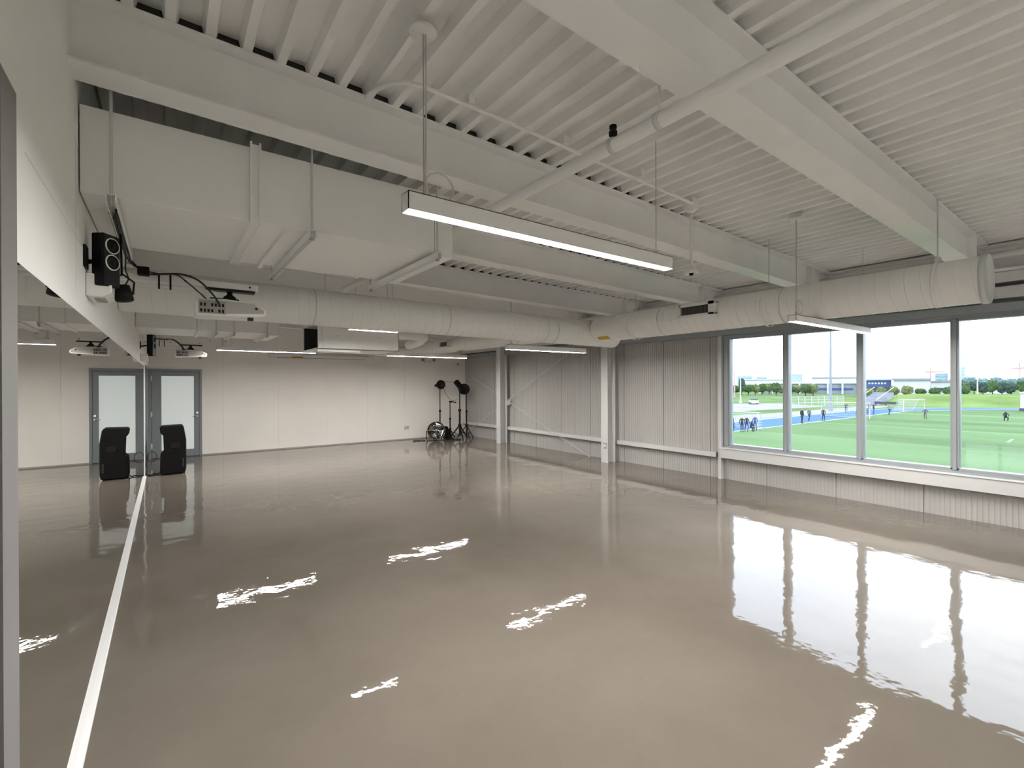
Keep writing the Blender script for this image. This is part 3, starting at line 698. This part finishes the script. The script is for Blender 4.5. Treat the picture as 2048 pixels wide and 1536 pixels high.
def tripod(x, y, h, spread, label, hub=.32, r=.014, rot=0.3):
    t = thing('tripod_stand', label, 'stand', (x, y, 0), 'black stands in the far corner')
    MB().cyl((x, y, .10), (x, y, h*.55), r*1.5, 10).build('lower_tube', M_blackm, t)
    MB().cyl((x, y, h*.55), (x, y, h), r, 10).build('upper_tube', M_blackm, t)
    MB().cyl((x, y, h*.53), (x, y, h*.57), r*2.4, 10).build('collar', M_black, t)
    MB().cyl((x, y, hub-.03), (x, y, hub+.03), r*2.6, 10).build('leg_hub', M_black, t)
    for k in range(3):
        a = rot+2*PI*k/3
        MB().cyl((x, y, hub), (x+spread*math.cos(a), y+spread*math.sin(a), .012), r, 8).build('leg', M_blackm, t)
        MB().cyl((x, y, .12), (x+spread*.55*math.cos(a), y+spread*.55*math.sin(a), hub*.47), r*.6, 6).build('brace', M_blackm, t)
    return t
tripod(6.70, 12.92, 1.58, .18, 'slim black stand behind the drum fan')
tripod(6.98, 12.80, 1.14, .22, 'short black microphone stand between the taller stands')
tripod(7.26, 12.70, 1.60, .34, 'tallest-legged black tripod stand with wide feet in the far corner', hub=.42, r=.020)
tripod(7.50, 12.70, 1.52, .30, 'black tripod stand closest to the ribbed wall', hub=.40)
# heads carried by the stands
t = thing('studio_lamp', 'round black studio lamp on the slim stand behind the fan', 'lamp', (6.70, 12.92, 1.64))
MB().lathe((6.73, 12.97, 1.66), (-.3, -1, .05), [(0, .0), (0, .05), (.06, .09), (.12, .135), (.135, .14), (.13, .10), (.09, .001)], 24).build('reflector', M_black, t)
MB().box(6.55, 6.70, 12.88, 13.0, 1.60, 1.68).build('lamp_body', M_black, t, bevel=.02)
t = thing('studio_lamp', 'tilted black studio lamp on the tripod with wide feet', 'lamp', (7.30, 12.70, 1.6))
MB().obox((7.22, 12.7, 1.66), (1, 0, -1.1), (0, 1, 0), (1, 0, .9), -.15, .20, -.07, .07, -.07, .075).build('lamp_body', M_black, t, bevel=.02)
t = thing('studio_lamp', 'black studio lamp with open reflector closest to the ribbed wall', 'lamp', (7.46, 12.70, 1.5))
MB().lathe((7.44, 12.74, 1.50), (-.6, -1, .3), [(0, .0), (0, .06), (.05, .11), (.10, .175), (.11, .175), (.10, .15), (.05, .001)], 22).build('reflector', M_black, t)
t = thing('microphone', 'small black microphone clipped on the short stand', 'microphone', (7.0, 12.8, 1.15))
MB().cyl((6.95, 12.8, 1.15), (7.04, 12.78, 1.14), .024, 12).build('clip', M_black, t)
MB().cyl((7.04, 12.78, 1.145), (7.17, 12.76, 1.11), .018, 12).build('handle', M_blackm, t)
cable([(6.80, 12.9, 1.62), (6.86, 12.86, 1.40), (6.98, 12.8, 1.22), (7.08, 12.75, 1.17), (7.2, 12.72, 1.22)], .005, 'thin black cable hanging between the studio lamps', group=None)
cable([(6.8, 12.9, 1.74), (6.95, 12.85, 1.76), (7.12, 12.75, 1.74), (7.2, 12.7, 1.70)], .005, 'thin black cable stretched between the lamp heads', group=None)
cable([(5.85, 12.98, .012), (5.95, 13.0, .02), (6.02, 12.95, .014), (6.10, 12.97, .02), (6.2, 12.9, .012)], .016, 'dark cord lying on the floor left of the fan', group=None)
cable([(6.85, 12.55, .012), (6.98, 12.52, .02), (7.08, 12.58, .02), (7.18, 12.50, .016), (7.12, 12.46, .016), (7.0, 12.48, .012)], .020, 'black heap of cable at the feet of the stands', group=None)

# ------------------------------------------------------------------ outside: playing field, track, town (ground 3.7 m below the floor)
GZ = -3.7
M_turf = mat('artificial_turf', (.100, .152, .076), .8, spec=0, noise=.22, scale=.16, bump=.3, bscale=3, stretch=(1, .16, 1))
M_grass = mat('rough_grass', (.105, .155, .068), .9, spec=0, noise=.2, scale=.12)
M_track = mat('blue_track', (.075, .135, .24), .7, spec=0, noise=.06, scale=.3)
M_pale = mat('pale_paving', (.23, .225, .22), .8, spec=0, noise=.12, scale=.15)
M_line = mat('white_line_paint', (.40, .42, .42), .7)
M_extw = mat('white_cladding', (.42, .425, .43), .6, noise=.05, scale=.2)
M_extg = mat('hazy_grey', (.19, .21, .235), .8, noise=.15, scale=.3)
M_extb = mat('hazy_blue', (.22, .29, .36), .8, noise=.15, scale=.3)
M_blue = mat('dark_blue_cladding', (.025, .06, .16), .6)
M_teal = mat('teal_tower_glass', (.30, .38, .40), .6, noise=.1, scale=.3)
M_glassd = mat('dark_window_band', (.03, .035, .045), .5)
M_red = mat('crane_red', (.36, .22, .21), .6)
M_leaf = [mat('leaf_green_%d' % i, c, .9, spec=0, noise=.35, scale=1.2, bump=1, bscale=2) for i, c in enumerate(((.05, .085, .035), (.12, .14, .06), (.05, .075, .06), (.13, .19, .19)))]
M_trunk = mat('bark', (.04, .03, .022), .9)
M_net = mat('net_white', (.42, .44, .45), .8)
def flat(name, poly, z0, z1, m): return struct(MB().prism(poly, 'z', z0, z1).build(name, m))
struct(MB().box(8.3, 900, -700, 900, GZ-.6, GZ-.05).build('ground_outside', M_grass))
def arc(cx, cy_, r, a0, a1, n=24): return [(cx+r*math.cos(math.radians(a0+(a1-a0)*k/n)), cy_+r*math.sin(math.radians(a0+(a1-a0)*k/n))) for k in range(n+1)]
CX, CY = 104, -8.5
flat('playing_field', [(9, -60), (9, 27.7), (CX, 27.7)]+arc(CX, CY, 36.2, 88, -88)+[(CX, -44.7), (60, -60)], GZ-.04, GZ, M_turf)
flat('running_track', [(9, 27.7), (9, 34.2), (CX, 34.2)]+arc(CX, CY, 42.7, 89, -85)+arc(CX, CY, 36.2, -85, 89)+[(CX, 27.7)], GZ-.045, GZ+.004, M_track)
for k, r in enumerate((36.2, 42.7)):
    flat('track_edge_line', [(9, CY+r), (9, CY+r+.22), (CX, CY+r+.22)]+arc(CX, CY, r+.22, 89, -85)+arc(CX, CY, r, -85, 89)+[(CX, CY+r)], GZ-.04, GZ+.012, M_line)
flat('paved_path', [(9, 34.6), (9, 43), (60, 43), (82, 40.5), (140, 38.4), (140, 35.5), (CX+4, 34.8)], GZ-.045, GZ-.01, M_pale)
flat('car_park', [(9, 48), (9, 75), (110, 70), (128, 58), (118, 44.0), (85, 47)], GZ-.045, GZ-.012, M_pale)
for (a, b, w) in (((70, 4), (70, 27.4), .25), ((92, 2), (104, 2), .6), ((60, 8), (64, 8.2), .4)):
    flat('pitch_line', [(a[0], a[1]), (b[0], b[1]), (b[0]+w, b[1]+.25), (a[0]+w, a[1]+.25)], GZ-.03, GZ+.01, mat('worn_line_paint', (.17, .27, .16), .8, spec=0))
# grass bank at the far end of the field
bk = [(139.5, GZ-.04), (152, -1.75), (175, -1.6), (180, GZ-.1)]
mb = MB(); vs = []; fs = []; ny = 30
for j in range(ny+1):
    y = -80+j*4.3
    for (x, z) in bk: 
        fall = 1.0 if y < 42 else max(0, 1-(y-42)/12)
        vs.append((x+1.2*math.sin(y*.15)+(max(0, y-20)*-.35), y, GZ-.04+(z-GZ+.04)*fall))
for j in range(ny):
    for i in range(3): a = j*4+i; fs.append((a, a+1, a+5, a+4))
mb.add(vs, fs, True); struct(mb.build('grass_bank', mat('bank_grass', (.12, .17, .06), .9, spec=0, noise=.2, scale=.15)))

# goals
def goal(x, y, rz, wdt, hgt, dep, label, r=.06):
    t = thing('soccer_goal', label, 'goal', (x, y, GZ), 'football goals on the field')
    R = Matrix.Rotation(rz, 3, 'Z'); P = lambda a, b, c: Vector((x, y, GZ))+R @ Vector((a, b, c))
    MB().tube([P(-wdt/2, 0, 0), P(-wdt/2, 0, hgt), P(wdt/2, 0, hgt), P(wdt/2, 0, 0)], r, 8).build('goal_frame', M_extw, t)
    MB().tube([P(-wdt/2, 0, hgt), P(-wdt/2, dep*.4, hgt), P(-wdt/2, dep, .05), P(wdt/2, dep, .05), P(wdt/2, dep*.4, hgt), P(wdt/2, 0, hgt)], r*.7, 6).build('back_frame', M_extw, t)
    mb = MB()
    k = -wdt/2
    while k <= wdt/2+.01: mb.tube([P(k, dep*.4, hgt), P(k, dep, .05)], .018, 4); k += .3
    for q in range(1, 7):
        f = q/7; mb.tube([P(-wdt/2, dep*.4+dep*.6*f, hgt*(1-f)), P(wdt/2, dep*.4+dep*.6*f, hgt*(1-f))], .018, 4)
        for s in (-1, 1): mb.tube([P(s*wdt/2, 0, hgt*(1-f)), P(s*wdt/2, dep*.4+dep*.6*f, hgt*(1-f))], .018, 4)
    mb.build('net', M_net, t)
goal(109.5, 26.6, math.radians(-20), 5.2, 2.2, 2.0, 'white football goal at the far corner of the field')
goal(83.0, 28.4, math.radians(-80), 6.0, 2.3, 2.2, 'white football goal beside the blue track, nearer to the building')
goal(53.6, 28.3, math.radians(-90), 3.0, 2.0, 1.2, 'small white goal by the group of players', .05)

# people (small, outside)
def person(x, y, pose, cols, label, h=1.75, rz=0.0, cat='person'):
    s = h/1.75
    if pose == 'crouch':
        J = [(0, 0, .50), (0, -.05, .80), (0, -.08, 1.0), (0, -.10, 1.18), (.19, -.06, .93), (.26, -.22, .72), (.14, -.36, .62), (-.19, -.06, .93), (-.26, -.22, .72), (-.14, -.36, .62), (.11, 0, .46), (.17, -.36, .46), (.15, -.18, .07), (.15, -.32, .03), (-.11, 0, .46), (-.17, -.36, .46), (-.15, -.18, .07), (-.15, -.32, .03)]
    elif pose == 'run':
        J = [(0, 0, .95), (0, -.06, 1.25), (0, -.10, 1.46), (0, -.13, 1.64), (.20, -.09, 1.38), (.30, .10, 1.16), (.26, -.10, 1.02), (-.20, -.09, 1.38), (-.30, -.28, 1.20), (-.22, -.42, 1.38), (.10, 0, .90), (.13, -.32, .60), (.12, -.22, .16), (.12, -.36, .12), (-.10, 0, .90), (-.12, .10, .48), (-.12, .42, .22), (-.12, .46, .10)]
    else:
        a = .06 if pose == 'stand' else .18
        J = [(0, 0, .95), (0, .01, 1.25), (0, 0, 1.47), (0, -.02, 1.65), (.20, 0, 1.40), (.26, .02, 1.12), (.25, -.08, .88), (-.20, 0, 1.40), (-.26, .02, 1.12), (-.25, -.08, .88), (.10, 0, .90), (.11, -a, .50), (.11, a*.4, .08), (.12, a*.4-.16, .03), (-.10, 0, .90), (-.11, a*.6, .50), (-.11, a*1.3, .08), (-.12, a*1.3-.16, .03)]
    Ed = [(0, 1), (1, 2), (2, 3), (2, 4), (4, 5), (5, 6), (2, 7), (7, 8), (8, 9), (0, 10), (10, 11), (11, 12), (12, 13), (0, 14), (14, 15), (15, 16), (16, 17)]
    Rr = [.13, .14, .08, .095, .07, .052, .04, .07, .052, .04, .095, .07, .05, .045, .095, .07, .05, .045]
    me = bpy.data.meshes.new('sk'); me.from_pydata([Vector(j)*s for j in J], Ed, [])
    o = bpy.data.objects.new('sk', me); C.objects.link(o)
    sk = o.modifiers.new('s', 'SKIN'); ss = o.modifiers.new('u', 'SUBSURF'); ss.levels = 1; ss.render_levels = 1
    for i, vv in enumerate(me.skin_vertices[0].data): vv.radius = (Rr[i]*s, Rr[i]*s*.85); vv.use_root = (i == 0)
    dg = bpy.context.evaluated_depsgraph_get(); m2 = bpy.data.meshes.new_from_object(o.evaluated_get(dg))
    bpy.data.objects.remove(o)
    m2.materials.clear()
    for c in ((.25, .16, .12), cols[0], cols[1], (.02, .018, .015)):
        m2.materials.append(mat('cloth_%d_%d_%d' % tuple(int(q*255) for q in c), c, .8))
    top = 1.40*s if pose != 'crouch' else 1.02*s; mid = .93*s if pose != 'crouch' else .55*s
    for p in m2.polygons:
        z = p.center.z; p.use_smooth = True
        p.material_index = (3 if z > top+.29*s else 0) if z > top+.13*s else (1 if z > mid else (2 if z > .12*s else 3))
    t = bpy.data.objects.new('person', m2); C.objects.link(t)
    t.location = (x, y, GZ+.0); t.rotation_euler = (0, 0, rz)
    return tag(t, label, cat, 'people out on the field')
dk, bl, wh, gr = (.012, .013, .02), (.03, .06, .18), (.2, .2, .2), (.09, .09, .09)
person(67.1, 27.8, 'stand', (dk, dk), 'person in black standing on the track, seen through the second pane', 2.0, 1)
person(73.7, 27.8, 'stand', (dk, dk), 'person in dark clothes standing at the field edge right of the one in black', 1.75, -1)
person(73.0, 29.3, 'walk', (gr, dk), 'person in grey walking on the track between the two dark figures', 1.7, 1.3)
person(97.6, 33.2, 'walk', (dk, dk), 'person walking on the blue track just left of the second goal', 1.75, 2)
person(98.0, 29.9, 'stand', (dk, bl), 'person in black and blue standing left in the third pane', 1.9, 0)
person(94.8, 28.3, 'stand', (dk, bl), 'person in dark top beside the blue bin in the third pane', 1.9, .5)
person(96.4, 26.6, 'walk', (wh, dk), 'person in white top walking on the grass in the third pane', 1.75, 1.2)
person(86.6, 19.8, 'run', (gr, gr), 'person in grey running alone on the grass', 1.75, -1.4)
person(92.6, 12.7, 'crouch', (dk, dk), 'person in black bending down on the grass in the right pane', 1.9, -1.2)
person(50.4, 27.9, 'stand', (bl, dk), 'person in blue at the left end of the group by the small goal', 1.7, .2)
person(50.6, 27.0, 'stand', (dk, dk), 'person in black in the middle of the group by the small goal', 1.7, 1.8)
person(51.4, 26.9, 'walk', (dk, bl), 'person in black top and blue shorts within the group by the small goal', 1.7, -.7)
person(51.9, 26.7, 'crouch', (dk, dk), 'person crouching in the group by the small goal', 1.7, .9)
person(53.2, 26.9, 'walk', (bl, gr), 'person in blue top at the right end of the group by the small goal', 1.7, 2.4)
person(143.5, 38.2, 'stand', (dk, dk), 'left of two people in black standing at the foot of the grass bank', 2.0, 2.4)
person(143.9, 37.2, 'stand', (dk, dk), 'right of two people in black standing at the foot of the grass bank', 2.0, 2.4)
tag(MB().box(94.2, 95.6, 29.3, 30.6, GZ, GZ+1.0).build('crate', mat('blue_crate', (.03, .05, .13), .7), bevel=.05), 'dark blue bin on the track in the third pane', 'bin')
# bench row at the foot of the bank
t = thing('bench', 'long dark bench at the far end of the track left of the goal', 'bench', (131, 38, GZ))
MB().box(130.0, 130.5, 34.5, 38.8, GZ+.42, GZ+.5).build('seat', M_glassd, t); MB().box(130.5, 130.6, 34.5, 38.8, GZ+.45, GZ+.95).build('backrest', M_glassd, t)
for yy in (34.8, 36.6, 38.4): MB().box(130.05, 130.5, yy, yy+.08, GZ, GZ+.42).build('leg', M_glassd, t)

# masts
def mast(x, y, h, r, label, heads=True, m=None):
    m = m or M_extg
    t = thing('light_mast', label, 'mast', (x, y, GZ), 'tall masts outside')
    MB().cyl((x, y, GZ), (x, y, GZ+h), r, 10, r2=r*.55).build('pole', m, t)
    MB().cyl((x, y, GZ), (x, y, GZ+.4), r*1.8, 10).build('base', m, t)
    if heads:
        MB().box(x-.1, x+.1, y-1.4, y+1.4, GZ+h, GZ+h+.15).build('crossarm', m, t)
        for k in (-1.1, 0, 1.1): MB().box(x-.35, x+.1, y+k-.3, y+k+.3, GZ+h-.25, GZ+h+.35).build('floodlight', m, t)
mast(100.3, 36.6, 20, .24, 'tall grey floodlight mast seen through the second pane')
mast(121.7, 65.3, 7.3, .18, 'pale lamp post at the left edge of the first pane', False, M_extw)
mast(170, 93.5, 18, .25, 'thin reddish mast far off in the first pane', False, M_red)
mast(200, 33.4, 6.5, .22, 'pale lamp post in front of the dark trees in the right pane', False, M_extw)

# chain-link fence and stairs
t = thing('chain_link_fence', 'pale chain-link fence behind the track in the second pane', 'fence', (125, 45, GZ))
for k in range(9):
    f = k/8; MB().cyl((112+16*f, 48.5-4.4*f, GZ), (112+16*f, 48.5-4.4*f, GZ+2.2), .06, 6).build('fence_post', M_extw, t)
mb = MB()
for z in (.1, .75, 1.45, 2.15): mb.cyl((112, 48.5, GZ+z), (128, 44.1, GZ+z), .03, 5)
k = 0
while k < 60: f = k/60; mb.cyl((112+16*f, 48.5-4.4*f, GZ+.1), (112+16*f, 48.5-4.4*f, GZ+2.15), .012, 4); k += 1
mb.build('mesh_panel', M_extw, t)
t = thing('bleacher_stairs', 'grey stepped bleacher rising up the bank in the second pane', 'bleacher', (138, 41, GZ))
mb = MB()
for k in range(8): mb.box(131+k*1.5, 131+(k+1)*1.5, 38.6, 42.5, GZ, GZ+.35*(k+1))
mb.build('steps', M_extg, t)
for yy in (38.6, 42.5):
    MB().cyl((131, yy, GZ+1.3), (143, yy, GZ+4.1), .07, 6).build('handrail', M_extw, t)
# shelter at the right edge
t = thing('team_shelter', 'white team shelter at the far right beside the track', 'shelter', (122, 14.5, GZ))
mb = MB(); mb.box(121.2, 121.4, 9.0, 14.8, GZ, GZ+3.3); mb.box(121.4, 124.5, 14.6, 14.8, GZ, GZ+3.3); mb.box(121.0, 124.6, 9.0, 14.9, GZ+3.3, GZ+3.5)
mb.build('shell', M_extw, t); MB().box(120.9, 121.15, 10.0, 14.9, GZ+.2, GZ+.7).build('bench', M_glassd, t)

# trees
def tree(x, y, z0, h, w, mi, label, name='tree', trunk=.2):
    t = thing(name, label, 'tree', (x, y, z0), 'trees beyond the field')
    MB().cyl((x, y, z0), (x, y, z0+h*trunk+.6), w*.05, 6).build('trunk', M_trunk, t)
    bm = bmesh.new()
    for k in range(5):
        an = random.random()*2*PI; rr = w*.5*random.uniform(.45, .7)
        c = Vector((x+math.cos(an)*w*.22, y+math.sin(an)*w*.22, z0+h*trunk+(h*(1-trunk))*random.uniform(.3, .72)))
        if k == 0: c = Vector((x, y, z0+h*(trunk+(1-trunk)*.55))); rr = w*.45
        g = bmesh.ops.create_icosphere(bm, subdivisions=3, radius=1)
        for v in g['verts']:
            n = v.co.normalized(); q = 1+.28*math.sin(n.x*7+k)*math.cos(n.y*6+k*2)+.16*random.uniform(-1, 1)
            v.co = Vector((n.x*rr*q, n.y*rr*q, n.z*rr*q*min(1.3, h*(1-trunk)/w)))+c
    me = bpy.data.meshes.new('crown'); bm.to_mesh(me); bm.free(); me.materials.append(M_leaf[mi])
    o = bpy.data.objects.new('crown', me); C.objects.link(o); o.parent = t; o.matrix_parent_inverse = Matrix.Translation(-Vector(t.location))
rows = []
def az(d, tn): y = d/math.sqrt(1+tn*tn); return y*tn, y       # distance and direction (x/y)
def azd(d, deg): return az(d, math.tan(math.radians(deg)))
def pane(deg): return 'first' if deg < 66.2 else ('second' if deg < 72.3 else 'third')
for i in range(14):
    dg = 59.9+.66*i; x, y = azd(222+((i*37) % 4)*6, dg)
    tree(x, y, GZ, 3.6+((i*53) % 17)*.09, 3.3+((i*31) % 5)*.2, (i*7) % 2, 'low bushy tree in the hedge row behind the car park, %s pane' % pane(dg))
x, y = azd(214, 61.9); tree(x, y, GZ, 8.2, 2.6, 2, 'tall dark poplar standing above the hedge in the first pane', trunk=.08)
for i in range(8):
    dg = 73.0+.95*i; x, y = azd(200+((i*29) % 3)*4, dg)
    tree(x, y, GZ+.2, 2.9+((i*5) % 4)*.3, 2.9, 1 if i < 4 else 0, 'small tree beyond the grass bank in the third pane')
for i in range(10):
    dg = 79.75+.56*i; x, y = azd(234+((i*41) % 3)*5, dg)
    tree(x, y, GZ, 4.9+((i*47) % 13)*.12, 2.7, 2 if i % 3 else 0, 'dark tree beyond the grass bank in the right pane')
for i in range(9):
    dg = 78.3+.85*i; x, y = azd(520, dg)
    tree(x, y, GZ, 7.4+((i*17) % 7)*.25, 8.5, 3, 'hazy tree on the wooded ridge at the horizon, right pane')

# buildings (placed by compass direction and distance)
def building(d, tn0, tn1, z1, depth, m, label, name='building', bands=0, band_m=None, roof=None, posts=0, z0=GZ):
    x0, y0 = az(d, tn0); x1, y1 = az(d, tn1); v = Vector((x1-x0, y1-y0, 0)); L = v.length; v.normalize(); n = Vector((v.y, -v.x, 0))
    if n.x < 0: n = -n
    o = Vector((x0, y0, 0)); t = thing(name, label, 'building', ((x0+x1)/2, (y0+y1)/2, z0))
    MB().obox(o, v, n, (0, 0, 1), 0, L, 0, depth, z0, z1).build('wall', m, t)
    H = z1-z0
    for b in range(bands):
        zb = z0+H*(b+.42)/(bands+.15)
        MB().obox(o, v, n, (0, 0, 1), L*.04, L*.96, -.12, 0, zb, zb+H/(bands+.6)*.35).build('window_band', band_m or M_glassd, t)
    if roof: MB().obox(o, v, n, (0, 0, 1), -.3, L+.3, -.6, depth+.3, z1, z1+roof[0]).build('roof', roof[1], t)
    for k in range(posts):
        s = L*k/(posts-1); MB().obox(o, v, n, (0, 0, 1), s-.35, s+.35, -1.4, -.8, z0, z1+.1).build('post', M_extw, t)
    return t, o, v, n, L
building(260, 2.02, 3.10, 1.0, 14, M_extg, 'long low grandstand with white posts and grey roof, second pane', 'grandstand', 1, M_blue, (.9, M_extw), 8)
t, o, v, n, L = building(215, 3.17, 3.66, 2.3, 16, M_blue, 'dark blue building with a pale sign strip, third pane', bands=1, roof=(.5, M_extb))
mb = MB(); s = L*.22
while s < L*.86: mb.obox(o, v, n, (0, 0, 1), s, s+.55, -.2, -.05, .9, 1.5); s += .9
mb.build('sign_lettering', M_extw, t)
building(212, 3.70, 4.50, 2.2, 18, M_extw, 'plain white hall right of the blue building', roof=(.7, M_extg))
building(240, 4.52, 5.30, 1.6, 12, M_extw, 'white building with small windows behind the mullion, third pane', bands=1, roof=(.5, M_extg))
building(300, 6.2, 7.4, 0.2, 12, M_extw, 'low white shed behind the dark trees, right pane')
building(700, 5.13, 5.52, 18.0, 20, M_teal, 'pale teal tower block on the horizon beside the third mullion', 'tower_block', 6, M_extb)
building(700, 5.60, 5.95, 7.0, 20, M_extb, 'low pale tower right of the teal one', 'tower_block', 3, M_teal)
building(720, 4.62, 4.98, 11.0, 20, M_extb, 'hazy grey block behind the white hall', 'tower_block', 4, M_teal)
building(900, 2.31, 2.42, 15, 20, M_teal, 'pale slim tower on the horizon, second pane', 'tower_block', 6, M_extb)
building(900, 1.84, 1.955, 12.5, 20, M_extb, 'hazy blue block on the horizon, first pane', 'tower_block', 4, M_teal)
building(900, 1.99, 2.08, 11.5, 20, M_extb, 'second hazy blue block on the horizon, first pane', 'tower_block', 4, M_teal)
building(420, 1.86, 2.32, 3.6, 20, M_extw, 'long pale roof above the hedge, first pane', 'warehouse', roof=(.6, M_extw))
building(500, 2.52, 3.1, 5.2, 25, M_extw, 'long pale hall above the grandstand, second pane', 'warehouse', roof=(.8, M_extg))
def crane(d, tn, h, w, label):
    x, y = az(d, tn); t = thing('tower_crane', label, 'crane', (x, y, GZ), 'red tower cranes on the horizon')
    MB().box(x-.6, x+.6, y-.6, y+.6, GZ, GZ+h).build('mast', M_red, t)
    MB().obox((x, y, GZ+h), (-.1, 1, 0), (1, .1, 0), (0, 0, 1), -w, w*.4, -.5, .5, -1.6, 0).build('jib', M_red, t)
    MB().cyl((x, y, GZ+h), (x, y, GZ+h+4), .5, 4).build('apex', M_red, t)
crane(620, 8.15, 18, 14, 'red tower crane on the horizon at the right edge')
crane(700, 4.50, 17, 12, 'faint red tower crane above the white hall')
# parked car in the car park
def car(x, y, rz, m, label):
    t = thing('car', label, 'car', (x, y, GZ)); R = Matrix.Rotation(rz, 3, 'Z')
    def T(mb): mb.v = [tuple(Vector((x, y, GZ))+R @ Vector(v)) for v in mb.v]; return mb
    T(MB().prism([(-2.2, .35), (2.2, .35), (2.2, .85), (1.2, .95), (-2.1, 1.0)], 'y', -.85, .85)).build('body', m, t, bevel=.08)
    T(MB().prism([(-1.8, .98), (1.1, .95), (.5, 1.45), (-1.4, 1.45)], 'y', -.75, .75)).build('cabin', M_glassd, t, bevel=.05)
    for a in (-1.4, 1.4):
        for b in (-.86, .72): T(MB().cyl((a, b, .33), (a, b+.14, .33), .33, 14)).build('wheel', M_black, t)
car(118, 60.0, .6, M_extw, 'white car parked before the hedge in the first pane')
